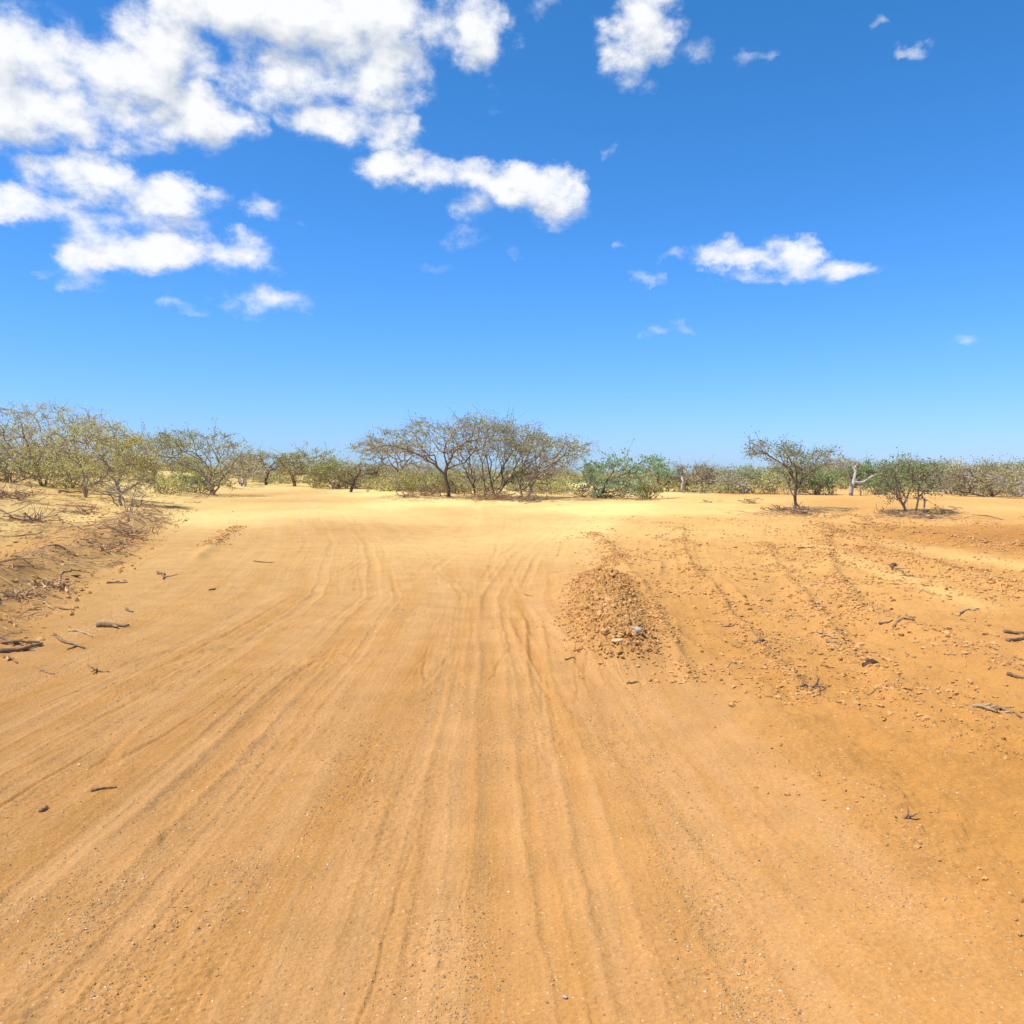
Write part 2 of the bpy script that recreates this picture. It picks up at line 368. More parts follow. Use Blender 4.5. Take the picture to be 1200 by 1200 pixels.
def simple(name, c1, c2, scale=8., island=False, bump=0., rough=.95, c3=None):
    m, nt, N, L, b = mat(name)
    if island:
        g = N.new('ShaderNodeNewGeometry'); f = g.outputs['Random Per Island']
    else:
        g = N.new('ShaderNodeTexCoord'); f = ramp(N, L, noise(N, L, g.outputs['Object'], scale, 4, .6), .33, .67)
    c = mixc(N, L, f, c1, c2)
    if c3:
        c = mixc(N, L, ramp(N, L, f, .975, .98), c, c3)
    L.new(c, b.inputs['Base Color']); b.inputs['Roughness'].default_value = rough
    if bump:
        g2 = N.new('ShaderNodeTexCoord'); bp = N.new('ShaderNodeBump'); bp.inputs['Strength'].default_value = 1
        bp.inputs['Distance'].default_value = bump
        L.new(noise(N, L, g2.outputs['Object'], 45, 4, .65), bp.inputs['Height']); L.new(bp.outputs[0], b.inputs['Normal'])
    return m
def leafmat(name, c1, c2):
    m, nt, N, L, b = mat(name)
    g = N.new('ShaderNodeNewGeometry'); c = mixc(N, L, g.outputs['Random Per Island'], c1, c2)
    L.new(c, b.inputs['Base Color']); b.inputs['Roughness'].default_value = .7
    tr = N.new('ShaderNodeBsdfTranslucent'); L.new(c, tr.inputs[0])
    mx = N.new('ShaderNodeMixShader'); mx.inputs[0].default_value = .35
    L.new(b.outputs[0], mx.inputs[1]); L.new(tr.outputs[0], mx.inputs[2])
    L.new(mx.outputs[0], N['Material Output'].inputs[0]); return m
M_CLOD = simple('soil_clod', (0.44, 0.215, 0.062), (0.62, 0.35, 0.125), island=True, bump=.01)
M_GRAVEL = simple('road_gravel', (0.33, 0.18, 0.07), (0.58, 0.36, 0.16), island=True, c3=(0.78, 0.68, 0.5))
M_BARK = simple('grey_bark', (0.21, 0.16, 0.11), (0.38, 0.30, 0.215), 6, bump=.01)
M_BARKD = simple('dark_bark', (0.10, 0.07, 0.05), (0.22, 0.16, 0.11), 6, bump=.01)
M_BRANCH = simple('branch_bark', (0.21, 0.16, 0.115), (0.40, 0.32, 0.24), 6)
M_BARKP = simple('bleached_wood', (0.42, 0.36, 0.29), (0.62, 0.55, 0.46), 5, bump=.01)
M_TWIG = simple('dry_twig', (0.17, 0.10, 0.055), (0.44, 0.30, 0.17), island=True)
M_STICK = simple('weathered_stick', (0.17, 0.10, 0.055), (0.33, 0.22, 0.125), 12)
M_STICKL = simple('pale_stick', (0.36, 0.24, 0.13), (0.5, 0.36, 0.2), 12)
M_LITTER = simple('leaf_litter', (0.22, 0.13, 0.065), (0.66, 0.44, 0.22), island=True)
M_LEAF = leafmat('olive_leaf', (0.29, 0.30, 0.085), (0.55, 0.53, 0.18))
M_LEAFY = leafmat('yellow_leaf', (0.46, 0.44, 0.12), (0.76, 0.70, 0.24))
M_LEAFG = leafmat('green_leaf', (0.17, 0.24, 0.075), (0.38, 0.46, 0.17))
M_LEAFB = leafmat('blue_green_leaf', (0.20, 0.33, 0.15), (0.46, 0.60, 0.30))
M_LEAFD = leafmat('dry_olive_leaf', (0.32, 0.30, 0.11), (0.56, 0.50, 0.20))
M_ROCK = simple('pale_rock', (0.36, 0.30, 0.22), (0.55, 0.47, 0.35), 9, bump=.01)
M_ROCKY = simple('buff_rock', (0.55, 0.38, 0.2), (0.7, 0.52, 0.3), 9, bump=.01)
M_DUNG = simple('dark_clod', (0.07, 0.035, 0.02), (0.16, 0.08, 0.045), 20, bump=.02)

# ------------------------------------------------------------------ object helpers
def make_mesh(name, verts, faces, m, smooth=False):
    """verts (n,3) array; faces: int array (k,3|4) or list of such arrays"""
    me = bpy.data.meshes.new(name)
    if not isinstance(faces, list): faces = [faces]
    faces = [f for f in faces if len(f)]
    verts = np.asarray(verts, np.float32)
    me.vertices.add(len(verts)); me.vertices.foreach_set('co', verts.ravel())
    nl = sum(f.size for f in faces); nf = sum(len(f) for f in faces)
    me.loops.add(nl); me.polygons.add(nf)
    me.loops.foreach_set('vertex_index', np.concatenate([f.ravel() for f in faces]).astype(np.int32))
    cnt = np.concatenate([np.full(len(f), f.shape[1]) for f in faces])
    st = np.concatenate([[0], np.cumsum(cnt)[:-1]])
    me.polygons.foreach_set('loop_start', st.astype(np.int32)); 
    me.polygons.foreach_set('use_smooth', np.full(nf, smooth))
    me.update(calc_edges=True); me.validate()
    me.materials.append(m)
    return me
def link(name, me, parent=None, loc=None):
    o = bpy.data.objects.new(name, me); COL.objects.link(o)
    if parent: o.parent = parent
    if loc is not None: o.location = [float(v) for v in loc]
    return o
def tag(o, label=None, cat=None, group=None, kind=None):
    if label: o['label'] = label
    if cat: o['category'] = cat
    if group: o['group'] = group
    if kind: o['kind'] = kind
    return o
def empty(name, loc, label, cat, group=None):
    o = bpy.data.objects.new(name, None); COL.objects.link(o); o.location = [float(v) for v in loc]
    o.empty_display_size = .2
    return tag(o, label, cat, group)

# ------------------------------------------------------------------ ground sheet
def build_ground():
    ys = np.concatenate([np.linspace(-40, 1.6, 26)[:-1], 1 / np.linspace(1 / 1.6, 1 / 62., 980), np.geomspace(64, 9000, 75)])
    iw = 1.9 + .68 * np.maximum(ys, 0); ow = 45 + 1.6 * np.maximum(ys, 0)
    ui = np.linspace(-1, 1, 1000); uo = (np.linspace(0, 1, 46)[1:]) ** 2
    X = np.concatenate([-(iw[:, None] + (ow - iw)[:, None] * uo[None, ::-1]), iw[:, None] * ui[None], iw[:, None] + (ow - iw)[:, None] * uo[None]], 1)
    Y = np.repeat(ys[:, None], X.shape[1], 1)
    nr, nc = X.shape
    x, y = X.ravel(), Y.ravel()
    z = height(x, y)
    z = np.where(y > 400, z * 0 + .78, z)
    idx = np.arange(nr * nc).reshape(nr, nc)
    F = np.stack([idx[:-1, :-1], idx[:-1, 1:], idx[1:, 1:], idx[1:, :-1]], -1).reshape(-1, 4)
    me = make_mesh('ground', np.stack([x, y, z], 1), F, M_GROUND, True)
    bank, u, road, right = zones(x, y)
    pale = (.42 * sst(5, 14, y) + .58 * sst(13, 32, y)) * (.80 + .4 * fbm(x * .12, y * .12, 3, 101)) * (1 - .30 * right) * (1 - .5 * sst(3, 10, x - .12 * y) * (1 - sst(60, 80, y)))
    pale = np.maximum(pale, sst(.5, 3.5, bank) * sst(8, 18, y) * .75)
    # pale smooth lanes on the right
    lane = np.exp(-((x - np.interp(y, [10, 13, 17, 22], [5.9, 6.4, 6.9, 7.3])) / .55) ** 2) * sst(9, 12, y) * (1 - sst(20, 26, y))
    lane2 = np.exp(-((x - np.interp(y, [12, 15, 19, 25], [9.7, 9.7, 9.6, 9.4])) / .8) ** 2) * sst(10, 14, y) * (1 - sst(20, 26, y))
    pale = np.clip(np.maximum(pale, .55 * np.maximum(lane, lane2)), 0, 1)
    dmp = np.exp(-(((x - 15.5) / 5.0) ** 2) ** 2 - (((y - 22.5) / 3.4) ** 2) ** 1.5) * .95
    dmp = np.maximum(dmp, .03 * right * np.clip(.3 + fbm(x * .3, y * .15, 3, 103), 0, 1) * (1 - sst(20, 28, y)))
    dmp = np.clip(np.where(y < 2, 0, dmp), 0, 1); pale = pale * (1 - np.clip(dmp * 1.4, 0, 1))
    lit = np.exp(-((bank - 1.0) / .55) ** 2) * sst(7, 11, y) * (1 - sst(26, 36, y)) * .75 + .28 * sst(.3, 2.5, bank) * np.clip(.15 + fbm(x * .6, y * .6, 3, 105), 0, 1)
    lit = np.clip(lit * .45, 0, .9)
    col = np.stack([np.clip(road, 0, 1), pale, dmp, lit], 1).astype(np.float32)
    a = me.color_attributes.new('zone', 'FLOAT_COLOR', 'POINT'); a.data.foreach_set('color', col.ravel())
    uvl = me.uv_layers.new(name='flow')
    vi = np.empty(len(me.loops), np.int32); me.loops.foreach_get('vertex_index', vi)
    uvl.data.foreach_set('uv', np.stack([u[vi], y[vi]], 1).astype(np.float32).ravel())
    tag(link('ground', me), kind='structure')
build_ground()

# ------------------------------------------------------------------ stones and clods
def ico(sub):
    import bmesh
    bm = bmesh.new(); bmesh.ops.create_icosphere(bm, subdivisions=sub, radius=1)
    v = np.array([q.co[:] for q in bm.verts]); f = np.array([[w.index for w in p.verts] for p in bm.faces]); bm.free()
    return v, f
ICO1, ICO2, ICO3 = ico(1), ico(2), ico(3)
def lumps(base, n, rng, rough=.42):
    v, f = base; out = []
    for _ in range(n):
        q = v * (1 + rng.uniform(-rough, rough, (len(v), 1))); out.append(q)
    return out
def scatter(P, S, base, rng, sink=.25, flat=.7):
    """lumps at P (n,3) with sizes S as one vertex / face array"""
    proto = np.array(lumps(base, 12, rng)); v0, f0 = base
    n = len(P); nv = len(v0)
    pk = proto[rng.integers(0, 12, n)]
    sc = S[:, None] * rng.uniform(.5, 1.5, (n, 3)) * np.array([1, 1, flat])
    V = pk * sc[:, None, :]
    a = rng.uniform(0, 6.28, n); ca, sa = np.cos(a)[:, None], np.sin(a)[:, None]
    V = np.stack([V[:, :, 0] * ca - V[:, :, 1] * sa, V[:, :, 0] * sa + V[:, :, 1] * ca, V[:, :, 2]], -1)
    V = V + P[:, None, :]; V[:, :, 2] += (S * flat * (1 - 2 * sink))[:, None] * .5
    F = (f0[None] + (np.arange(n) * nv)[:, None, None]).reshape(-1, 3)
    return V.reshape(-1, 3), F

def build_mound():
    rng = np.random.default_rng(21)
    x0, y0 = 1.25, 10.2; z0 = float(macro(np.array([x0]), np.array([y0]))[0])
    t = empty('dirt_mound', (x0, y0, z0), 'long low heap of loose orange soil and clods at the fork between road and ruts', 'dirt mound')
    # heap surface, a skin of crumbly soil lying just proud of the ground
    ny, nx = 700, 190
    yy = np.linspace(7.0, 15.8, ny)[:, None]; cx = np.interp(yy, [7, 8, 10, 12, 15], [1.0, 1.02, 1.13, 1.33, 1.53])
    xx = cx + np.linspace(-1, 1, nx)[None] * .85
    Y = np.repeat(yy, nx, 1)
    m, _ = mound(xx.ravel(), Y.ravel()); m = m.reshape(xx.shape)
    z = height(xx.ravel(), Y.ravel()).reshape(xx.shape)
    lump = np.abs(fbm(xx * 5, Y * 5, 5, 201, .68))
    z = z - .03 + m * (.03 + .085 * lump)
    idx = np.arange(nx * ny).reshape(ny, nx)
    F = np.stack([idx[:-1, :-1], idx[:-1, 1:], idx[1:, 1:], idx[1:, :-1]], -1).reshape(-1, 4)
    keep = (m.ravel()[F].max(1) > .12); F = F[keep]
    V = np.stack([xx, Y, z], -1).reshape(-1, 3) - np.array([x0, y0, z0])
    used = np.unique(F); rm = np.full(len(V), -1); rm[used] = np.arange(len(used))
    link('heap', make_mesh('heap', V[used], rm[F], M_CLOD2, True), t)
    n = 20000; y = rng.uniform(7.1, 15.8, n); c = np.interp(y, [7, 8, 10, 12, 15], [1.0, 1.02, 1.13, 1.33, 1.53]); x = c + rng.normal(0, .42, n)
    m, _ = mound(x, y); k = rng.uniform(0, 1, n) < m * .9 + .03; x, y, m = x[k], y[k], m[k]
    S = .006 + .030 * rng.uniform(0, 1, len(x)) ** 3.5; S *= .42 + .6 * m
    z = height(x, y) + m * .04
    V, F = scatter(np.stack([x - x0, y - y0, z - z0], 1), S, ICO1, rng, .5, .8)
    o = link('clods', make_mesh('clods', V, F, M_CLOD), t); o['kind'] = 'stuff'
M_CLOD2 = simple('loose_soil', (0.45, 0.215, 0.055), (0.56, 0.29, 0.09), 9, bump=.02)
build_mound()

def build_stuff():
    rng = np.random.default_rng(5)
    # clods of the right field and the windrows
    xs, ys, ss = [], [], []
    for py, pxs, hw, hh in WIND[:-1]:
        L_ = py[-1] - py[0]; n = int(430 * L_ ** .9 * (hw / .15) ** .6)
        y = py[0] + L_ * rng.uniform(0, 1, n) ** 1.1; x = np.interp(y, py, pxs) + rng.normal(0, 1, n) * np.where(rng.uniform(0, 1, n) < .55, hw * .7, hw * 2.6)
        k = rng.uniform(0, 1, n) < np.clip(.55 + 1.5 * fbm(x * .8, y * .55 + hw * 90, 3, 320), .04, 1); x, y = x[k], y[k]
        xs.append(x); ys.append(y); ss.append(.007 + .026 * rng.uniform(0, 1, len(x)) ** 3.5 * (hw / .2) ** .5)
    n = 52000; y = 2.5 + 28 * rng.uniform(0, 1, n) ** 1.25; x = rng.uniform(0, 1, n) * (.72 * y) + .8
    bank, u, road, right = zones(x, y)
    pt = np.clip(.12 + 1.6 * fbm(x * .7 + y * .2, y * .35, 4, 301), 0, 1)
    k = rng.uniform(0, 1, n) < (right * .9 * pt + .02); x, y = x[k], y[k]
    xs.append(x); ys.append(y); ss.append((.005 + .022 * rng.uniform(0, 1, len(x)) ** 4) * np.clip(.2 + y * .085, 0, 1.3))
    # bank foot
    n = 3800; y = rng.uniform(6, 32, n); b = rng.normal(1.3, 1.2, n); x = np.interp(y, FOOT_Y, FOOT_X) - b
    k = b > -.4; x, y = x[k], y[k]; xs.append(x); ys.append(y); ss.append(.009 + .034 * rng.uniform(0, 1, len(x)) ** 3)
    n = 500; py, pxs, hw, hh = WIND[-1]; y = rng.uniform(py[0] + 3, py[-1], n); x = np.interp(y, py, pxs) + rng.normal(0, .16, n)
    xs.append(x); ys.append(y); ss.append(.01 + .03 * rng.uniform(0, 1, n) ** 3)
    x = np.concatenate(xs); y = np.concatenate(ys); S = np.concatenate(ss)
    V, F = scatter(np.stack([x, y, height(x, y)], 1), S, ICO1, rng, .25, .7)
    tag(link('soil_clods', make_mesh('soil_clods', V, F, M_CLOD)), 'loose orange soil clods strewn over the rutted ground', 'soil clods', kind='stuff')
    # fine gravel of the road
    n = 420000; y = 2.2 + 10 * rng.uniform(0, 1, n) ** 1.35; x = rng.uniform(-1, 1, n) * (.66 * y + .6)
    bank, u, road, right = zones(x, y)
    pt = np.clip(.0 + 1.25 * fbm(u * 1.7, y * .42, 4, 310, .6), 0, 1) ** 1.2 * (.25 + .75 * road)
    k = rng.uniform(0, 1, n) < .8 * pt + .04; x, y = x[k], y[k]
    S = .0018 + .0042 * rng.uniform(0, 1, len(x)) ** 4.5
    V, F = scatter(np.stack([x, y, height(x, y)], 1), S, ICO1, rng, .3, .7)
    tag(link('road_gravel', make_mesh('road_gravel', V, F, M_GRAVEL)), 'fine tan gravel scattered over the sandy road', 'gravel', kind='stuff')
build_stuff()

# ------------------------------------------------------------------ tubes
def tubes(A, B, ra, rb, k):
    """independent tapered prisms from A to B, one array"""
    n = len(A); d = B - A; ln = np.linalg.norm(d, axis=1, keepdims=True); d = d / np.maximum(ln, 1e-6)
    up = np.where(np.abs(d[:, 2:3]) > .9, np.array([[1., 0, 0]]), np.array([[0, 0, 1.]]))
    s = np.cross(d, up); s /= np.linalg.norm(s, axis=1, keepdims=True); t = np.cross(d, s)
    an = np.arange(k) * 2 * np.pi / k
    ring = s[:, None] * np.cos(an)[None, :, None] + t[:, None] * np.sin(an)[None, :, None]
    V = np.concatenate([A[:, None] + ring * ra[:, None, None], B[:, None] + ring * rb[:, None, None]], 1)
    f = np.array([[i, (i + 1) % k, k + (i + 1) % k, k + i] for i in range(k)])
    F = (f[None] + (np.arange(n) * 2 * k)[:, None, None]).reshape(-1, 4)
    return V.reshape(-1, 3), F
def chain(P, R, k=7):
    """one continuous tube through the points P with radii R, closed ends"""
    P = np.asarray(P, float); n = len(P); V = []
    T = np.gradient(P, axis=0); T /= np.linalg.norm(T, axis=1, keepdims=True) + 1e-9
    s = np.cross(T[0], [0, 0, 1.]); s = s / (np.linalg.norm(s) + 1e-9) if np.linalg.norm(s) > .1 else np.array([1., 0, 0])
    for i in range(n):
        s = s - T[i] * (s @ T[i]); s /= np.linalg.norm(s) + 1e-9; t = np.cross(T[i], s)
        for j in range(k):
            a = j * 2 * np.pi / k; V.append(P[i] + R[i] * (s * math.cos(a) + t * math.sin(a)))
    V = np.array(V)
    F = [[i * k + j, i * k + (j + 1) % k, (i + 1) * k + (j + 1) % k, (i + 1) * k + j] for i in range(n - 1) for j in range(k)]
    V = np.vstack([V, P[0], P[-1]]); a, b = len(V) - 2, len(V) - 1
    T3 = [[a, (j + 1) % k, j] for j in range(k)] + [[b, (n - 1) * k + j, (n - 1) * k + (j + 1) % k] for j in range(k)]
    return V, np.array(F), np.array(T3)

# ------------------------------------------------------------------ trees
def grow(nodes, par, targets, bf, rng):
    """greedy spanning growth: each crown point joins the wood where path is cheapest"""
    pos = [np.array(p) for p in nodes]; par = list(par)
    Lp = [0.0] * len(pos)
    for i in range(len(pos)):
        if par[i] >= 0: Lp[i] = Lp[par[i]] + np.linalg.norm(pos[i] - pos[par[i]])
    T = np.array(targets); n = len(T); done = np.zeros(n, bool)
    D = np.linalg.norm(T[:, None] - np.array(pos)[None], axis=2); C = D + bf * np.array(Lp)[None]
    bi = C.argmin(1); bc = C[np.arange(n), bi]
    for _ in range(n):
        c = np.where(done, 1e9, bc); j = int(c.argmin()); done[j] = True
        p = int(bi[j]); a = pos[p]; b = T[j]; ln = np.linalg.norm(b - a)
        ns = max(1, int(ln / .30)); last = p; new = []
        for s in range(1, ns + 1):
            f = s / ns; q = a + (b - a) * f
            if s < ns: q = q + rng.normal(0, .035 * ln, 3) * np.array([1, 1, .7])
            pos.append(q); par.append(last); Lp.append(Lp[last] + ln / ns); last = len(pos) - 1; new.append(last)
        for w in new:
            c2 = np.linalg.norm(T - pos[w], axis=1) + bf * Lp[w]
            m = c2 < bc; bc[m] = c2[m]; bi[m] = w
    return np.array(pos), np.array(par)

def finish_tree(name, base, pos, par, nseed, rbase, rmin, label, group, bark, leaf, nleaf, lsize, rng, droop=0., cat='tree', twigs=0, lspread=.13, whips=0, wl=1.0):
    n = len(pos); cnt = np.ones(n)
    for i in range(n - 1, -1, -1):
        if par[i] >= 0: cnt[par[i]] += cnt[i]
    roots = par < 0; tot = cnt[roots].max()
    R = np.maximum(rbase * (cnt / tot) ** .42, rmin)
    e = np.where(par >= 0)[0]; A = pos[par[e]]; B = pos[e]; ra = np.minimum(R[par[e]], R[e] * 1.7); rb = R[e]
    rel = np.array(base)
    t = empty(name, base, label, cat, group)
    d = B - A; B2 = B + d * .04
    thick = ra > rbase * .30
    V1, F1 = tubes(A[thick] - rel, B2[thick] - rel, ra[thick], rb[thick], 8)
    thin = ~thick
    mid = thin & (ra > .02)
    V2, F2 = tubes(A[mid] - rel, B2[mid] - rel, ra[mid], rb[mid], 5)
    fine = thin & ~mid
    A3, B3, r3, r4 = A[fine], B2[fine], ra[fine], rb[fine]
    # terminal twiglets
    tips = np.where((cnt < 4) & (np.arange(n) >= nseed))[0]
    if twigs and len(tips):
        ti = tips[rng.integers(0, len(tips), twigs)]
        dd = rng.normal(0, 1, (twigs, 3)); dd[:, 2] = np.abs(dd[:, 2]) * .5 + .1; dd /= np.linalg.norm(dd, axis=1, keepdims=True)
        tw = pos[ti]; te = tw + dd * rng.uniform(.12, .38, (twigs, 1))
        A3 = np.vstack([A3, tw]); B3 = np.vstack([B3, te]); r3 = np.concatenate([r3, np.full(twigs, rmin * .8)]); r4 = np.concatenate([r4, np.full(twigs, rmin * .45)])
    else: te = pos[tips] if len(tips) else pos
    if whips:
        hi = np.where((cnt < 14) & (np.arange(n) >= nseed * .5))[0]
        if len(hi):
            wi = hi[rng.integers(0, len(hi), whips)]; ctr = pos.mean(0); p = pos[wi].copy()
            dd = (p - ctr) * np.array([1, 1, .55]); dd /= np.linalg.norm(dd, axis=1, keepdims=True) + 1e-6
            dd += rng.normal(0, .55, (whips, 3)); dd[:, 2] += .15; dd /= np.linalg.norm(dd, axis=1, keepdims=True)
            seg = rng.uniform(.10, .24, (whips, 1)) * wl
            for k_ in range(4):
                q = p + dd * seg
                A3 = np.vstack([A3, p]); B3 = np.vstack([B3, q]); r3 = np.concatenate([r3, np.full(whips, rmin * (1.5 - .25 * k_))]); r4 = np.concatenate([r4, np.full(whips, rmin * (1.25 - .25 * k_))])
                te = np.vstack([te, q[: whips // 2]]); p = q; dd += rng.normal(0, .25, (whips, 3)); dd[:, 2] -= .06; dd /= np.linalg.norm(dd, axis=1, keepdims=True)
    V3, F3 = tubes(A3 - rel, B3 - rel, r3, r4, 3)
    VW = V1; FW = [F1]; o = len(V1)
    link('trunk', make_mesh('trunk', VW, FW, bark), t)
    if len(V2) + len(V3): link('branches', make_mesh('branches', np.vstack([V2, V3]), [F2, F3 + len(V2)], M_BRANCH if bark is M_BARKD else bark), t)
    if nleaf:
        src = np.vstack([te, pos[tips]]) if len(tips) else te
        # patchy clumps
        w = np.clip(.45 + 1.3 * fbm(src[:, 0] * 1.7 + src[:, 2] * 1.1, src[:, 1] * 1.7 + src[:, 2] * 1.9, 2, 400), .02, 1)
        c = src[rng.choice(len(src), nleaf, p=w / w.sum())] + rng.normal(0, lspread, (nleaf, 3)) * np.array([1, 1, .6])
        a = rng.normal(0, 1, (nleaf, 3)); a[:, 2] -= droop; a /= np.linalg.norm(a, axis=1, keepdims=True)
        b = rng.normal(0, 1, (nleaf, 3)); b = np.cross(a, b); b /= np.linalg.norm(b, axis=1, keepdims=True)
        s = lsize * rng.uniform(.6, 1.4, (nleaf, 1)); w2 = s * .36
        V = np.stack([c - a * s * .5, c + b * w2, c + a * s * .5, c - b * w2], 1).reshape(-1, 3) - rel
        F = np.arange(nleaf * 4).reshape(-1, 4)
        link('crown', make_mesh('crown', V, F, leaf), t)
    return t

def sample_limb(pts, rng, step=.22, jit=.035):
    out = [pts[0]]
    for a, b in zip(pts[:-1], pts[1:]):
        a = np.array(a); b = np.array(b); n = max(1, int(np.linalg.norm(b - a) / step))
        for s in range(1, n + 1):
            q = a + (b - a) * s / n
            if s < n: q = q + rng.normal(0, jit, 3)
            out.append(q)
    return out

def photo_tree(D, limbs, crown, label, n=420, rbase=.09, rmin=.008, bark=None, leaf=None, nleaf=3000, lsize=.075, seed=1, name='acacia_tree', cat='tree', group=None, depth=.42, bias=1.6, bf=.35, twigs=500, droop=0., lspread=.13):
    """a tree standing D metres away whose limbs and crown outline are measured from the photograph;
    limbs: lists of (px, py[, depth offset]); crown: (px, ytop, ybottom)"""
    rng = np.random.default_rng(seed)
    nodes, par = [], []; basepts = []
    rt = []
    # vertical fit: the first limb's foot stands on the ground
    fx, fy = limbs[0][0][0], limbs[0][0][1]
    p0 = at(fx, fy, D); gz = H(p0[0], D); dz = gz - p0[2]
    hpx = at(fx, fy, D)[2] ; top = at(fx, min(c[1] for c in crown), D)[2]
    sc = (top - gz) / (top - p0[2])          # keep the tops where they are, stretch to reach the soil
    def W(px, py, dy=0.):
        p = at(px, py, D); z = top - (top - p[2]) * sc
        return np.array([p[0] * (D + dy) / D if abs(dy) < 0 else p[0], D + dy, z])
    for li, L_ in enumerate(limbs):
        pts = []; dy = 0.0; tgt = rng.uniform(-1, 1) * .5
        for i, q in enumerate(L_):
            d = q[2] if len(q) > 2 else (tgt * i / max(1, len(L_) - 1) * 2.2)
            pts.append(W(q[0], q[1], d))
        start = -1
        if nodes:
            P = np.array(nodes); dd = np.linalg.norm((P - pts[0])[:, [0, 2]], axis=1)
            j = int(dd.argmin())
            if dd[j] < .25: start = j; off = P[j][1] - pts[0][1]; pts = [p + np.array([0, off, 0]) for p in pts]; pts[0] = P[j]
        if start < 0:
            pts[0][2] = H(pts[0][0], pts[0][1]) - .05; basepts.append(pts[0])
        S = sample_limb(pts, rng)
        prev = start
        for i, q in enumerate(S):
            if i == 0 and start >= 0: continue
            nodes.append(q); par.append(prev); prev = len(nodes) - 1
    nseed = len(nodes)
    cx = np.array([c[0] for c in crown], float); ct = np.array([c[1] for c in crown], float); cb = np.array([c[2] for c in crown], float)
    xc = (cx[0] + cx[-1]) / 2; hw = (cx[-1] - cx[0]) / 2; Rm = hw / FPX * D * depth * 2
    T = []
    while len(T) < n:
        px = rng.uniform(cx[0], cx[-1]); a = np.interp(px, cx, ct); b = np.interp(px, cx, cb)
        if rng.uniform() > (b - a) / (cb - ct).max() + .25: continue
        t = (px - xc) / hw; dep = rng.uniform(-1, 1) * math.sqrt(max(0, 1 - t * t)); 
        a += 7 * perlin(np.array([px * .06 + seed * 3]), np.array([dep * 1.5]), 11)[0] * min(1, (b - a) / 25)
        lo = (b - a) * .22 * dep * dep
        py = a + lo + (b - a - lo) * rng.uniform() ** bias
        # uneven crown: skip some cells
        if perlin(np.array([px * .055 + seed]), np.array([py * .11 + dep * 2]), 7)[0] < -.22: continue
        T.append(W(px, py, dep * Rm))
    pos, pr = grow(nodes, par, T, bf, rng)
    b0 = basepts[0].copy(); b0[2] = H(b0[0], b0[1])
    return finish_tree(name, b0, pos, pr, nseed, rbase, rmin, label, group, bark or M_BARK, leaf or M_LEAF, nleaf, lsize, rng, droop, cat, twigs, lspread, whips=int(n * .32) if n > 100 else 0, wl=D / 42)

def free_tree(base, hgt, wid, label, group=None, stems=3, n=200, seed=1, leaf=None, bark=None, nleaf=1500, lsize=.12, rbase=.09, rmin=.014, flat=.5, bot=.45, name='scrub_tree', cat='tree', twigs=200, lspread=.2):
    """umbrella tree or bush of given height and width built about its base"""
    rng = np.random.default_rng(seed); base = np.array(base, float); nodes, par = [], []
    for s in range(stems):
        a = s * 6.28 / stems + rng.uniform(-.5, .5); r = rng.uniform(.2, .45) * wid * .5
        p0 = base + np.array([math.cos(a) * .08 * stems ** .5, math.sin(a) * .08 * stems ** .5, -.06])
        p1 = base + np.array([math.cos(a) * r * .35, math.sin(a) * r * .35, hgt * .3]) + rng.normal(0, .06, 3)
        p2 = base + np.array([math.cos(a) * r, math.sin(a) * r, hgt * rng.uniform(.5, .72)])
        S = sample_limb([p0, p1, p2], rng, .3, .04); prev = -1
        for q in S: nodes.append(q); par.append(prev); prev = len(nodes) - 1
    T = []
    while len(T) < n:
        a = rng.uniform(0, 6.28); r = math.sqrt(rng.uniform())
        top = hgt * (1 - (1 - flat) * .55 * r ** 2.2) * (1 + .12 * math.sin(a * 2 + seed) + .08 * math.sin(a * 5 + seed * 2))
        bt = hgt * bot * (1 - .3 * r)
        z = top - (top - bt) * rng.uniform() ** 1.5
        T.append(base + np.array([math.cos(a) * r * wid / 2 * (1 + .18 * math.sin(a * 3 + seed)), math.sin(a) * r * wid / 2, z]))
    pos, pr = grow(nodes, par, T, .35, rng)
    return finish_tree(name, base, pos, pr, len(nodes), rbase, rmin, label, group, bark or M_BARK, leaf or M_LEAFD, nleaf, lsize, rng, 0., cat, twigs, lspread, whips=40, wl=1.3)

# ---- left bank trees
photo_tree(37, [[(52, 563), (46, 540), (38, 510), (36, 490)], [(46, 540), (62, 520), (60, 495), (48, 478)], [(55, 562), (60, 535), (72, 505), (95, 495)], [(46, 540), (20, 525), (-10, 500)]],
           [(-60, 488, 556), (-20, 478, 558), (20, 476, 556), (60, 474, 556), (95, 488, 556), (125, 500, 556)],
           'tallest sprawling olive thorn tree on top of the left bank, cut by the left edge', n=740, rbase=.085, leaf=M_LEAFY, nleaf=9500, seed=3, twigs=1100, lsize=.055)
photo_tree(33, [[(100, 570), (98, 552), (88, 532), (74, 518)], [(98, 552), (80, 535), (60, 522)]],
           [(58, 510, 555), (80, 500, 560), (110, 490, 562), (140, 500, 565), (158, 515, 562)],
           'slender leaning thorn tree at the bank edge, right of the tallest one', n=420, rbase=.06, leaf=M_LEAFY, nleaf=5200, seed=4, twigs=600, lsize=.052)
photo_tree(31, [[(143, 580), (135, 560), (118, 538), (103, 518), (92, 510)], [(135, 560), (140, 540), (135, 525)]],
           [(100, 505, 535), (125, 503, 545), (150, 508, 555), (172, 522, 560), (180, 535, 560)],
           'yellow leaning thorn tree on the bank slope, behind the bare fanned bush', n=300, rbase=.05, leaf=M_LEAFY, nleaf=4800, seed=5, twigs=600, lsize=.05)
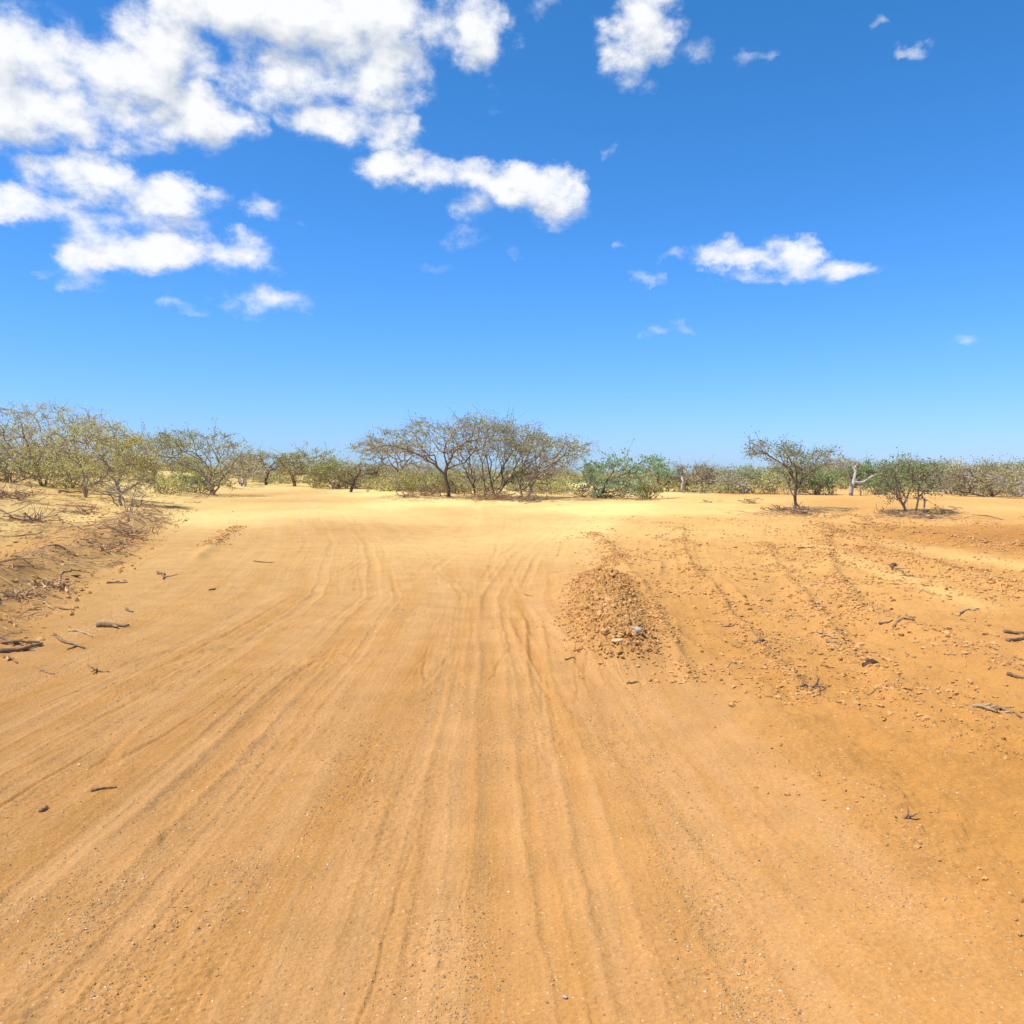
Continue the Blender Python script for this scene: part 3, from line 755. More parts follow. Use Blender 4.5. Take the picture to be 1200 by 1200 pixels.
photo_tree(28, [[(152, 583), (140, 570), (128, 560)], [(152, 583), (148, 568), (136, 556)], [(152, 583), (160, 570), (170, 558), (178, 552)], [(152, 583), (165, 575), (176, 570)], [(152, 583), (155, 570), (160, 562)]],
           [(124, 556, 570), (150, 560, 575), (178, 551, 572)],
           'bare fan-shaped dead bush at the shoulder of the left bank', n=45, rbase=.03, nleaf=0, seed=6, twigs=60, name='dead_bush', cat='bush')
photo_tree(45, [[(22, 555), (14, 535), (2, 520)], [(22, 555), (28, 530), (34, 515)]], [(-30, 500, 545), (0, 496, 545), (40, 500, 545), (60, 515, 548)],
           'pale trunked thorn tree behind the tallest one on the left bank', n=220, rbase=.09, leaf=M_LEAF, nleaf=2500, seed=8, bark=M_BARKP)
photo_tree(42, [[(250, 568), (246, 555), (235, 540), (222, 525)], [(246, 555), (250, 535), (256, 520)], [(250, 568), (262, 552), (276, 538), (288, 528)], [(250, 568), (240, 550), (210, 535)]],
           [(176, 512, 530), (205, 508, 545), (235, 508, 560), (262, 513, 562), (282, 518, 560), (293, 526, 545)],
           'rounded olive thorn tree where the left bank meets the road', n=430, rbase=.09, leaf=M_LEAF, nleaf=3800, seed=9, twigs=600)
photo_tree(58, [[(180, 562), (178, 545), (165, 530)], [(178, 545), (190, 530)]], [(140, 520, 550), (165, 512, 553), (195, 512, 555), (215, 520, 556)],
           'hazy olive thorn tree behind the gap between the bank trees', n=240, rbase=.1, rmin=.012, nleaf=3000, lsize=.1, seed=10)
# ---- behind the road, left of centre
photo_tree(70, [[(311, 563), (314, 550), (310, 540), (297, 535)], [(314, 550), (325, 540)]], [(283, 536, 552), (300, 533, 550), (325, 533, 550), (335, 540, 552)],
           'small dark umbrella tree far down the road, first of the pair at the left fork', n=200, rbase=.12, rmin=.013, nleaf=1500, lsize=.11, seed=11, bark=M_BARKD, leaf=M_LEAFD)
photo_tree(66, [[(345, 563), (344, 552), (332, 540)], [(344, 552), (358, 542), (368, 535)], [(344, 552), (346, 540)]], [(325, 534, 552), (345, 529, 550), (370, 532, 553), (392, 540, 556)],
           'umbrella tree with a forked trunk far down the left fork of the road', n=260, rbase=.13, rmin=.013, nleaf=2400, lsize=.11, seed=12, leaf=M_LEAF)
photo_tree(62, [[(392, 565), (390, 552), (380, 545)], [(390, 552), (402, 545)], [(392, 565), (405, 552)]], [(366, 548, 564), (385, 539, 564), (405, 541, 565), (420, 550, 565)],
           'rounded yellow-green bush standing right of the forked umbrella tree', n=260, rbase=.07, rmin=.012, nleaf=3000, lsize=.12, seed=13, leaf=M_LEAF, name='rounded_bush', cat='bush', bias=1.0)
photo_tree(52, [[(411, 569), (413, 560), (409, 552)], [(413, 560), (420, 550), (440, 548)]], [(400, 550, 560), (420, 546, 558), (445, 547, 555)],
           'stunted thorn tree with a thick short trunk beside the left fork', n=130, rbase=.1, rmin=.012, nleaf=800, seed=14, leaf=M_LEAF, lsize=.09, bark=M_BARKD)
photo_tree(53, [[(468, 568), (467, 550), (463, 535), (462, 524)], [(467, 550), (480, 535), (490, 520)], [(463, 535), (445, 525), (435, 515)]],
           [(430, 525, 545), (445, 518, 545), (465, 516, 540), (490, 518, 545), (505, 528, 550)],
           'sparse grey thorn tree standing behind the leaning trunk of the centre clump', n=220, rbase=.09, rmin=.012, nleaf=900, seed=15, leaf=M_LEAFD, lsize=.08)
# ---- the centre clump
photo_tree(41.5, [[(526, 579), (523, 562), (522, 548), (531, 528), (546, 517), (570, 512)], [(522, 552), (512, 545), (495, 534), (478, 526), (460, 521), (436, 520), (420, 526)],
                [(512, 545), (500, 530), (488, 520), (470, 515)], [(531, 528), (525, 508), (505, 500), (485, 494)], [(522, 548), (545, 540), (565, 545)], [(546, 517), (560, 505), (590, 500)]],
           [(414, 522, 530), (430, 512, 530), (455, 510, 532), (480, 500, 535), (490, 494, 535), (515, 496, 532), (545, 492, 528), (580, 497, 530), (600, 505, 532)],
           'thorn tree with a dark crooked trunk and long limb reaching left in the centre clump', n=720, rbase=.085, leaf=M_LEAF, nleaf=3000, seed=16, twigs=900, bark=M_BARKD, depth=.3, bf=.5)
photo_tree(42.5, [[(566, 583), (580, 562), (590, 545), (588, 530), (582, 512)], [(555, 578), (556, 562), (550, 545), (552, 520)], [(572, 582), (568, 565), (558, 545), (545, 520)], [(580, 562), (600, 550), (618, 540), (630, 525)],
                [(580, 583), (575, 560), (570, 535), (562, 512)], [(590, 545), (602, 525), (606, 508)], [(556, 562), (540, 545), (535, 530)]],
           [(528, 508, 552), (545, 493, 562), (560, 490, 566), (580, 491, 568), (605, 494, 568), (630, 502, 568), (648, 515, 566)],
           'wide many-stemmed umbrella thorn tree in the middle of the centre clump', n=1050, rbase=.07, leaf=M_LEAF, nleaf=4000, seed=17, twigs=1200, bark=M_BARKD, bf=.6)
photo_tree(41, [[(618, 582), (622, 568), (634, 555), (645, 545), (658, 534), (672, 526), (690, 520)], [(645, 545), (655, 530), (648, 520)], [(634, 555), (622, 545), (615, 530)], [(658, 534), (675, 531), (686, 530)], [(612, 580), (608, 560), (598, 545)]],
           [(600, 520, 564), (618, 513, 566), (640, 513, 562), (660, 517, 550), (680, 520, 535), (692, 518, 530)],
           'thorn tree leaning out to the right at the right end of the centre clump', n=580, rbase=.075, leaf=M_LEAF, nleaf=2300, seed=18, twigs=650, bark=M_BARK, bf=.5)
# ---- right of centre
photo_tree(43, [[(702, 578), (708, 566), (718, 552), (722, 542)], [(700, 578), (695, 562), (690, 552)], [(708, 566), (735, 552), (755, 540), (772, 541)], [(718, 552), (712, 544)], [(722, 548), (738, 532)], [(735, 552), (734, 528)]],
           [(682, 548, 572), (700, 540, 574), (720, 537, 574), (745, 538, 572), (762, 538, 562), (775, 540, 556)],
           'low leafy bluish green tree with drooping fronds right of the centre clump', n=420, rbase=.08, leaf=M_LEAFB, nleaf=4200, lsize=.10, seed=19, twigs=200, droop=1.0, bias=1.1, bark=M_BARKD, lspread=.09)
photo_tree(58, [[(781, 578), (785, 566), (780, 558)], [(785, 566), (792, 556)]], [(770, 558, 572), (785, 553, 570), (800, 556, 570)],
           'small dark thorn tree just left of the pale pole-like trunk', n=140, rbase=.12, rmin=.012, nleaf=600, seed=20, leaf=M_LEAFD, lsize=.09, bark=M_BARKD)
photo_tree(56, [[(811, 581), (809, 565), (806, 552), (800, 546)], [(809, 565), (820, 552), (830, 549)], [(811, 581), (822, 565), (833, 556)]], [(795, 548, 570), (808, 544, 570), (825, 547, 572), (838, 555, 574)],
           'bare twiggy tree with a straight dark trunk right of the small dark tree', n=240, rbase=.1, rmin=.012, nleaf=700, seed=21, leaf=M_LEAFD, lsize=.08, bark=M_BARK)
photo_tree(55, [[(800, 579), (799, 570), (799, 560)]], [(797, 558, 562), (801, 558, 562)], 'short pale broken trunk standing between two small trees', n=4, rbase=.09, rmin=.02, nleaf=0, seed=22, twigs=0, bark=M_BARKP, name='broken_tree', cat='dead tree')
photo_tree(49, [[(873, 585), (870, 570), (866, 556), (862, 550)], [(866, 556), (855, 552), (845, 556)], [(870, 570), (880, 560)]], [(842, 556, 575), (858, 549, 575), (880, 552, 578), (892, 558, 578)],
           'small tree with a pale slanting trunk left of the tall right-hand tree', n=240, rbase=.09, rmin=.010, nleaf=2200, seed=23, leaf=M_LEAFG, lsize=.085, bark=M_BARKP)
photo_tree(32, [[(931, 601), (931, 585), (932, 568), (926, 552), (912, 543), (896, 533), (885, 528)], [(932, 568), (930, 550), (927, 535), (934, 524)], [(932, 572), (945, 555), (960, 545), (972, 537), (974, 530)], [(926, 552), (915, 545), (918, 530)],
                [(940, 603), (935, 585), (933, 570)], [(945, 555), (948, 540), (944, 530)], [(912, 543), (900, 540)]],
           [(876, 530, 534), (886, 519, 536), (900, 519, 544), (920, 525, 556), (945, 531, 562), (958, 534, 556), (974, 527, 540)],
           'tall umbrella thorn tree with dark upright trunk standing alone on the right', n=310, rbase=.056, leaf=M_LEAFG, nleaf=2000, lsize=.065, seed=24, twigs=450, bark=M_BARKD, bf=.5, bias=2.0)
photo_tree(45, [[(997, 590), (995, 570), (990, 558), (982, 548), (974, 542)], [(1000, 588), (1000, 570), (1003, 556), (1000, 546)], [(1003, 556), (1004, 546)], [(1000, 572), (1012, 570), (1020, 563), (1028, 558)], [(1008, 588), (1004, 575)]],
           [(999, 541, 545), (1006, 542, 547)],
           'leafless bleached dead tree with two upright forks on the right', n=4, rbase=.115, rmin=.034, nleaf=0, seed=25, twigs=0, bark=M_BARKP, name='dead_tree', cat='dead tree')
photo_tree(31, [[(1063, 604), (1062, 588), (1056, 575), (1048, 562)], [(1055, 601), (1052, 588), (1044, 570), (1038, 555)], [(1072, 603), (1073, 585), (1074, 565), (1072, 552)], [(1082, 605), (1086, 585), (1087, 565), (1088, 552)], [(1062, 588), (1066, 570), (1062, 550)]],
           [(1030, 545, 564), (1045, 541, 588), (1065, 541, 590), (1085, 545, 588), (1102, 547, 568)],
           'upright many-stemmed green thorn tree right of the dead tree', n=360, rbase=.048, leaf=M_LEAFG, nleaf=2500, lsize=.07, seed=26, twigs=450, bark=M_BARK)
photo_tree(46, [[(1162, 597), (1160, 580), (1148, 565), (1135, 556)], [(1160, 580), (1172, 565), (1180, 552)], [(1160, 580), (1160, 560)]], [(1112, 556, 592), (1135, 549, 594), (1160, 545, 595), (1185, 547, 596), (1200, 555, 596)],
           'broad grey-olive tree at the right end of the far treeline', n=520, rbase=.12, rmin=.010, nleaf=3800, seed=27, leaf=M_LEAFD, lsize=.085, twigs=700)
photo_tree(42, [[(1202, 601), (1196, 585), (1182, 572), (1172, 566)], [(1202, 601), (1208, 580), (1215, 560)]], [(1168, 562, 590), (1190, 552, 592), (1215, 546, 592), (1250, 550, 592)],
           'thick pale trunked tree cut by the right edge of the photo', n=380, rbase=.1, leaf=M_LEAFD, nleaf=3600, seed=28, bark=M_BARKP)
photo_tree(50, [[(1112, 592), (1116, 575), (1125, 562)], [(1116, 575), (1105, 565)]], [(1092, 562, 586), (1112, 555, 588), (1130, 556, 590), (1140, 566, 590)],
           'pale branching tree just right of the many-stemmed green tree', n=240, rbase=.09, rmin=.012, nleaf=1500, seed=29, bark=M_BARKP, leaf=M_LEAFD, lsize=.09)
photo_tree(46, [[(955, 588), (958, 575), (965, 565)], [(955, 588), (948, 572)]], [(938, 562, 586), (955, 556, 588), (975, 560, 588)],
           'small leafy green tree between the tall right-hand tree and the dead tree', n=220, rbase=.06, rmin=.010, nleaf=2600, seed=30, leaf=M_LEAFG, lsize=.085)

# ---- the far treeline: five kinds, copied
def far_line():
    rng = np.random.default_rng(77)
    G_ = 'scrub trees of the far treeline'; LB = 'small hazy scrub tree in the far treeline beyond the sand'
    protos = []
    for i in range(6):
        leaf = [M_LEAFD, M_LEAF, M_LEAFG, M_LEAFD, M_LEAFY, M_LEAFD][i]
        protos.append(free_tree((0, 0, 0), [2.7, 2.4, 2.1, 3.0, 2.0, 2.5][i], [4.2, 3.6, 3.6, 4.6, 3.2, 3.4][i], LB, G_, stems=[2, 3, 3, 1, 4, 2][i], n=190, seed=100 + i, leaf=leaf,
                                bark=[M_BARK, M_BARKD, M_BARK, M_BARKD, M_BARK, M_BARKP][i], nleaf=[1500, 1900, 2400, 1000, 2000, 500][i], lsize=.14, rbase=.1, bot=[.4, .3, .15, .5, .15, .4][i]))
    spots = []
    for i in range(150):
        Y = 62 + 75 * rng.uniform() ** 1.2
        px = rng.uniform(-60, 1260)
        if Y < 80 and 290 < px < 400: continue
        if Y < 72 and 560 < px < 1000: Y -= 5
        spots.append((px, Y))
    used = set()
    for px, Y in spots:
        k = int(rng.integers(0, 6)); x = ray(px, 575)[0] / ray(px, 575)[1] * Y
        src = protos[k]
        if k not in used: used.add(k); o = src
        else:
            o = src.copy(); COL.objects.link(o)
            for ch in [c for c in COL.objects if c.parent == src]:
                c = ch.copy(); COL.objects.link(c); c.parent = o
        o.location = (x, Y, H(x, Y)); o.rotation_euler = (0, 0, rng.uniform(0, 6.28))
        s = rng.uniform(.6, 1.0) * (.75 if 400 < px < 900 else 1.0); o.scale = (s, s, s * rng.uniform(.85, 1.05))
far_line()

def stuff_scrub():
    """low tangled scrub, one mass between and behind the trees"""
    rng = np.random.default_rng(9)
    V, Fq = [], []
    n = 520; C = []
    for i in range(n):
        Y = 56 + 130 * rng.uniform() ** 1.3; px = rng.uniform(-150, 1350)
        if Y < 75 and (260 < px < 420 or 640 < px < 700): continue
        x = ray(px, 575)[0] / ray(px, 575)[1] * Y; C.append((x, Y, rng.uniform(.4, 1.0) * (1 + Y / 220) * (.7 if 420 < px < 800 else .82), 1))
    for i in range(60):        # denser close behind the right-hand trees
        px = rng.choice([rng.uniform(780, 1250), rng.uniform(-100, 250), rng.uniform(430, 660)]); Y = rng.uniform(50, 60); x = ray(px, 575)[0] / ray(px, 575)[1] * Y
        C.append((x, Y, rng.uniform(.4, .9), 1))
    Pts = []; St = []
    for x, Y, h, w in C:
        m = int(260 * h); r = rng.uniform(.8, 1.8, 1) * h
        a = rng.uniform(0, 6.28, m); q = np.sqrt(rng.uniform(0, 1, m)) * r
        z = h * (1 - (q / r) ** 2 * .6) * rng.uniform(0, 1, m) ** .6
        px_ = x + np.cos(a) * q; py_ = Y + np.sin(a) * q
        g = H(x, Y)
        Pts.append(np.stack([px_, py_, g + z], 1))
        for k in range(7): St.append((x + rng.normal(0, .15), Y + rng.normal(0, .15), g - .05, px_[k], py_[k], g + z[k]))
    c = np.vstack(Pts); nl = len(c)
    a = rng.normal(0, 1, (nl, 3)); a /= np.linalg.norm(a, axis=1, keepdims=True)
    b = np.cross(a, rng.normal(0, 1, (nl, 3))); b /= np.linalg.norm(b, axis=1, keepdims=True)
    s = .17 * rng.uniform(.6, 1.4, (nl, 1))
    V = np.stack([c - a * s * .5, c + b * s * .34, c + a * s * .5, c - b * s * .34], 1).reshape(-1, 3)
    me = make_mesh('far_scrub', V, np.arange(nl * 4).reshape(-1, 4), M_LEAFD)
    o = tag(link('far_scrub', me), 'low tangled olive scrub along the horizon', 'scrub', kind='stuff')
    St = np.array(St); V, F = tubes(St[:, :3], St[:, 3:], np.full(len(St), .03), np.full(len(St), .012), 3)
    link('stems', make_mesh('stems', V, F, M_BARK), o)['kind'] = 'stuff'
stuff_scrub()

# ------------------------------------------------------------------ low bushes that can be told apart
def bush(px, D, h, w, label, leaf, seed, nleaf=1500, name='low_bush', lsize=.08, stems=5, group=None):
    x = ray(px, 575)[0] / ray(px, 575)[1] * D
    return free_tree((x, D, H(x, D)), h, w, label, group, stems=stems, n=130, seed=seed, leaf=leaf, nleaf=nleaf, lsize=lsize, rbase=.035, rmin=.008, bot=.1, name=name, cat='bush', twigs=120, lspread=.12)
bush(500, 47, .95, 2.6, 'low olive bush behind the crooked trunk of the centre clump', M_LEAF, 201, 2200)
bush(535, 48, 1.0, 2.4, 'dull low bush filling the gap below the crown of the centre clump', M_LEAFD, 202, 1800)
bush(650, 50, .8, 2.6, 'low yellowish bush between the centre clump and bluish green tree', M_LEAFY, 203, 1600)
bush(757, 44, .75, 1.3, 'small yellow-green bush at the right foot of the bluish green tree', M_LEAFY, 204, 1300)
bush(905, 47, .9, 2.2, 'pale dry bush behind the tall right-hand tree', M_LEAFY, 205, 1300)
bush(1034, 47, .9, 1.8, 'bushy green thicket right beside the bleached dead tree', M_LEAFG, 206, 2600)
bush(232, 44, .8, 1.8, 'low green bush at the left foot of the rounded olive tree', M_LEAFG, 207, 1400)
bush(85, 37, .9, 2.4, 'dry yellow bush under the trees on the left bank', M_LEAFY, 208, 1500)
bush(10, 36, 1.0, 2.6, 'dull bush under the tallest tree at the left edge', M_LEAFD, 209, 1500)
bush(195, 40, .7, 2.4, 'straw coloured low bush on the bank behind the bare fanned bush', M_LEAFY, 210, 1200)
bush(470, 48, .7, 1.6, 'tan low bush at the foot of the sparse grey tree', M_LEAFY, 211, 1200)

# ------------------------------------------------------------------ dead wood
def brush_pile(px, py, w, h, n, label, seed, mt=None, name='brush_pile', rad=.014, spread=1.):
    rng = np.random.default_rng(seed); x0, y0, z0 = G(px, py); Vs, Fs, Ts = [], [], []; o = 0
    for i in range(n):
        c = np.array([rng.normal(0, w * .25), rng.normal(0, w * .2), abs(rng.normal(0, h * .4))])
        a = rng.uniform(0, 3.14); L_ = rng.uniform(.2, .6) * w * spread; tilt = rng.uniform(-.25, .45)
        d = np.array([math.cos(a) * math.cos(tilt), math.sin(a) * .7, math.sin(tilt)]); k = 6
        bend = rng.normal(0, .16, 3) * L_; bend[2] = abs(bend[2])
        t = np.linspace(-.5, .5, k); P = c + d * L_ * t[:, None] + bend * ((t * 2) ** 2)[:, None] + rng.normal(0, .02 * L_, (k, 3))
        gz = height(P[:, 0] + x0, P[:, 1] + y0, False) - z0; P[:, 2] = np.maximum(P[:, 2], gz * 1 + .01)
        V, F, T = chain(P, np.linspace(1, .35, k) * rad * rng.uniform(.5, 1.5), 5)
        Vs.append(V); Fs.append(F + o); Ts.append(T + o); o += len(V)
    me = make_mesh(name, np.vstack(Vs), [np.vstack(Fs), np.vstack(Ts)], mt or M_TWIG)
    return tag(link(name, me, loc=(x0, y0, z0)), label, 'dead brush')
brush_pile(505, 581, 1.8, .55, 85, 'dead brush heaped left of the crooked trunk of the centre clump', 1)
brush_pile(482, 583, 1.2, .35, 40, 'outlying tuft of dead brush furthest left at the centre clump', 2)
brush_pile(578, 586, 2.3, .45, 110, 'dead brush under the many stems of the centre clump', 3)
brush_pile(622, 588, 1.5, .45, 70, 'dead brush at the right foot of the centre clump', 4)
brush_pile(688, 583, 1.2, .6, 60, 'brown exposed roots and brush under the left side of the bluish green tree', 5)
brush_pile(715, 584, 1.4, .4, 55, 'brown brush under the right side of the bluish green tree', 6)
brush_pile(878, 590, .9, .28, 28, 'isolated dark tuft of brush left of the tall right-hand tree', 7)
brush_pile(915, 599, 1.1, .18, 26, 'twiggy brush reaching left from the tall right-hand tree', 8)
brush_pile(936, 603, .75, .4, 50, 'dark brush heaped against the trunk of the tall right-hand tree', 9)
brush_pile(1045, 603, 1.1, .2, 30, 'twigs strewn left of the many-stemmed green tree', 10)
brush_pile(1073, 606, 1.1, .22, 34, 'dark brush under the many-stemmed green tree', 11)
brush_pile(1092, 608, .6, .12, 10, 'single crooked branch lying right of the many-stemmed green tree', 12)
brush_pile(259, 570, .9, .3, 28, 'dead brush at the foot of the rounded olive tree', 13)
brush_pile(400, 570, 2.4, .2, 30, 'dark line of brush beside the stunted thick-trunked tree', 14)
brush_pile(440, 570, 2.2, .18, 24, 'low brush line between the stunted tree and centre clump', 15)
brush_pile(1105, 600, 1.4, .2, 16, 'pale brush on the sand right of the many-stemmed green tree', 16, M_STICKL)
brush_pile(830, 589, .8, .1, 12, 'flat reddish twigs lying on pale sand behind the ruts', 17)
# the bank
brush_pile(15, 585, 1.5, .35, 60, 'grey heap of dead brush high on the left bank at the photo edge', 18, spread=1.2)
brush_pile(40, 612, 1.3, .2, 34, 'long dead branches lying below the grey heap on the bank', 19, spread=1.5)
brush_pile(95, 603, 1.2, .14, 22, 'scattered dead branches half way along the upper bank', 20, spread=1.3)
brush_pile(150, 628, 1.4, .20, 55, 'dark mound of roots and brush at the bank shoulder', 21, M_LITTER, spread=.7)
brush_pile(125, 645, 1.0, .12, 40, 'litter and roots spilling down below the dark brush mound', 22, M_LITTER, spread=.7)
brush_pile(60, 690, .7, .10, 40, 'matted dark roots on the lower bank', 23, M_LITTER, spread=.7)
brush_pile(22, 700, .7, .07, 34, 'matted roots and litter at the left edge of lower bank', 24, M_LITTER, spread=.7)
brush_pile(190, 612, 1.2, .12, 30, 'thin litter on the bank shoulder nearest the road', 25, M_LITTER, spread=.6)

def stick(px, py, dx, dy, r, label, seed, mt=None, name='dead_stick', forks=0, bend=.08, lift=0.0, cat='stick'):
    """a stick on the ground from pixel (px,py) to (px+dx,py+dy)"""
    rng = np.random.default_rng(seed); a = np.array(G(px, py)); b = np.array(G(px + dx, py + dy)); c = (a + b) / 2
    L_ = np.linalg.norm(b - a); k = 9; t = np.linspace(0, 1, k)[:, None]
    side = np.cross(b - a, [0, 0, 1.]); side /= np.linalg.norm(side) + 1e-9
    P = a + (b - a) * t + side * np.sin(t * 3.14) * bend * L_ * rng.choice([-1, 1]) + side * rng.normal(0, .018 * L_, (k, 1))
    P[:, 2] = height(P[:, 0], P[:, 1]) + r * .7 + np.abs(rng.normal(0, .3 * r, k)) + lift * L_ * np.sin(t[:, 0] * 3.14)
    R = np.linspace(1.1, .5, k) * r * (1 + rng.normal(0, .1, k))
    Vs, Fs, Ts = [], [], []; o = 0
    def push(P, R):
        nonlocal o
        V, F, T = chain(P - c, R, 7); Vs.append(V); Fs.append(F + o); Ts.append(T + o); o += len(V)
    push(P, R)
    for f in range(forks):
        i = rng.integers(2, 7); d = (b - a) / L_; s = side * rng.choice([-1, 1]); q = np.linspace(0, 1, 6)[:, None]
        l2 = L_ * rng.uniform(.2, .42); Q = P[i] + (d * .75 + s * rng.uniform(.5, 1)) * l2 * q + np.array([0, 0, 1]) * rng.uniform(.0, .35) * l2 * q + rng.normal(0, .02 * l2, (6, 3))
        Q[:, 2] = np.maximum(Q[:, 2], height(Q[:, 0], Q[:, 1]) + r * .3)
        push(Q, np.linspace(.7, .3, 6) * r)
    return tag(link(name, make_mesh(name, np.vstack(Vs), [np.vstack(Fs), np.vstack(Ts)], mt or M_STICK, True), loc=c), label, cat)
stick(114, 735, 37, 1, .030, 'thick short dark stick lying at the foot of the left bank', 1, forks=1, bend=.03)
stick(0, 766, 50, -9, .024, 'dark curved branch at the left edge, lowest of the bundle', 2, forks=2, bend=.12)
stick(2, 755, 45, 0, .016, 'thin branch curving over the dark one at the left edge', 3, forks=1, bend=.15, lift=.08)
stick(0, 746, 28, 12, .014, 'slanting twig topmost of the bundle at the left edge', 4, forks=1)
stick(65, 748, 37, 13, .016, 'slanting brown stick between the edge bundle and short thick stick', 5, forks=1, bend=.04)
stick(82, 740, 26, 8, .012, 'pale bent twig just left of the thick short stick', 6, M_STICKL, bend=.1)
stick(103, 780, 24, 9, .010, 'knobbly twig on the sand below the bank sticks', 7, forks=2)
stick(45, 786, 20, 5, .007, 'tiny broken twig left of the knobbly twig', 8)
stick(5, 772, 14, 6, .012, 'short brown twig just under the edge bundle', 9)
stick(65, 712, 22, 4, .016, 'brown stick at the foot of the matted roots', 10)
stick(107, 928, 30, -5, .008, 'lone dark stick on the road lower left', 11, bend=.03)
stick(46, 953, 10, -5, .010, 'small dark clod-like twig left of the lone road stick', 12)
stick(245, 692, 8, -1, .014, 'small dark chip of wood on the road at left', 13)
stick(183, 672, 8, 8, .018, 'crooked twig beside the bank shoulder', 14, forks=2)
stick(125, 684, 25, -1, .014, 'straight twig below the bank shoulder', 15)
stick(298, 658, 22, 2, .014, 'faint straight twig on the pale road', 16)
stick(148, 715, 8, 3, .014, 'short twig right of the matted roots', 17)
stick(50, 648, 42, 6, .024, 'long brown branch across the middle of the left bank', 18, forks=1)
stick(0, 663, 40, 3, .02, 'brown branch lying at the left edge of the middle bank', 19, forks=2)
stick(0, 629, 48, -4, .022, 'long thin branch at the left edge below the upper brush', 20, forks=1, bend=.1)
stick(68, 578, 26, -1, .035, 'dark log-like branch lying under the left bank trees', 21, bend=.03)
stick(130, 590, 58, 12, .026, 'arching bare branch below the fanned bush', 22, forks=2, bend=.12, lift=.1)
stick(150, 612, 34, -4, .028, 'dark branch across the brush mound on the bank shoulder', 23, forks=2)
stick(75, 690, 30, -20, .011, 'grey root running up along the matted roots', 24, M_STICKL, bend=.1)
stick(885, 757, 13, -4, .017, 'short dark stick in the ruts right of the soil heap', 25, bend=.03)
stick(848, 735, 15, -4, .010, 'faint twig just above the short dark stick', 26)
stick(852, 784, 15, -5, .008, 'tan twig left of the shallow rut', 27, M_STICKL)
stick(948, 812, 13, -4, .011, 'brown chip of wood below the ruts', 28)
stick(938, 804, 20, -8, .009, 'curled twig just above the brown chip', 29, forks=2)
stick(1122, 721, 24, -6, .017, 'long tan stick lying on the damp soil at right', 30, M_STICKL, bend=.02)
stick(1030, 733, 16, -6, .014, 'thick dark stick beside the loose branches at right', 31, bend=.03)
stick(1045, 736, 20, -14, .014, 'slanting branch right of the thick dark stick', 32)
stick(958, 742, 24, 8, .012, 'fallen twig on the ridge left of the dark clod', 33, M_STICKL, forks=2)
stick(968, 752, 18, 6, .014, 'second twig under the fallen twig on the ridge', 34, forks=1)
stick(1140, 830, 44, 8, .014, 'sinuous branch half buried near the right edge', 35, M_STICKL, forks=2, bend=.12)
stick(1160, 826, 40, 18, .012, 'dark root crossing the sinuous branch', 36, forks=2, bend=.1)
stick(1180, 796, 20, 4, .016, 'stout brown stick cut by the right edge', 37, forks=1)
stick(1177, 741, 24, 3, .021, 'dark log piece at the right edge above the stout stick', 38)
stick(1180, 752, 20, -4, .017, 'second dark log piece under the first at the right edge', 39)
stick(1046, 664, 12, 8, .016, 'branch lying from the dead twigs on the far ruts', 40, forks=2, lift=.05)
stick(1058, 672, 20, 6, .014, 'long branch trailing right of the far dead twigs', 41, forks=1)
stick(935, 643, 20, -2, .018, 'straight twig on the edge of the pale lane', 42)
stick(998, 612, 26, 3, .02, 'thin dark stick on bright sand before the many-stemmed tree', 43, bend=.08)
stick(662, 774, 12, -1, .009, 'tiny stick at the lower left foot of the soil heap', 44)
stick(735, 802, 12, -2, .010, 'little twig on the sand below the soil heap', 45)
stick(615, 697, 10, 2, .007, 'thin twig on the curving tyre track', 46)

# upright three-armed twig lower right
def forked_twig():
    x, y, z = G(1064, 962); c = np.array([x, y, z]); Vs, Fs, Ts = [], [], []; o = 0
    for P in ([(-.03, -.01, -.004), (0, 0, .02), (.004, .01, .05), (.0, .02, .085)], [(0, 0, .02), (.03, 0, .018), (.055, .004, .030), (.07, .0, .034)], [(-.03, -.01, 0), (-.012, -.004, .02), (.002, 0, .035)]):
        V, F, T = chain(np.array(P) * .75, np.linspace(.006, .002, len(P)), 7); Vs.append(V); Fs.append(F + o); Ts.append(T + o); o += len(V)
    tag(link('forked_twig', make_mesh('forked_twig', np.vstack(Vs), [np.vstack(Fs), np.vstack(Ts)], M_STICK, True), loc=c), 'small dark forked twig sticking up from the sand lower right', 'twig')
forked_twig()

def rock(px, py, s, label, seed, mt, name='rock', cat='rock', sc=(1, 1, .7), lift=.2):
    rng = np.random.default_rng(seed); v, f = ICO3; x, y, z = G(px, py)
    V = v.copy()
    for _ in range(9):                   # chipped planes
        nrm = rng.normal(0, 1, 3); nrm /= np.linalg.norm(nrm); d = V @ nrm; h = rng.uniform(.55, .85)
        V = V - nrm * np.maximum(d - h, 0)[:, None]
    V = V * (1 + rng.normal(0, .02, (len(V), 1))) * np.array(sc) * s
    return tag(link(name, make_mesh(name, V, f, mt), loc=(x, y, z + s * lift)), label, cat)
rock(745, 750, .062, 'pale grey angular stone on the near end of the soil heap', 1, M_ROCK, lift=.9)
rock(724, 760, .05, 'cream flat stone just left of the pale grey stone', 2, M_ROCKY, sc=(1.3, .8, .5), lift=.7)
rock(1022, 777, .055, 'dark brown crumbly clod alone on the right-hand ground', 3, M_DUNG, name='dark_clod', cat='clod', lift=.3)
rock(1014, 781, .04, 'small dark lump touching the dark brown clod', 4, M_DUNG, name='dark_clod', cat='clod')
rock(662, 1170, .010, 'tiny cream pebble on the road bottom centre', 5, M_ROCK, name='pebble', cat='pebble', lift=.4)
rock(958, 707, .03, 'little upright cream stone among the far ruts', 6, M_ROCK, lift=.6)
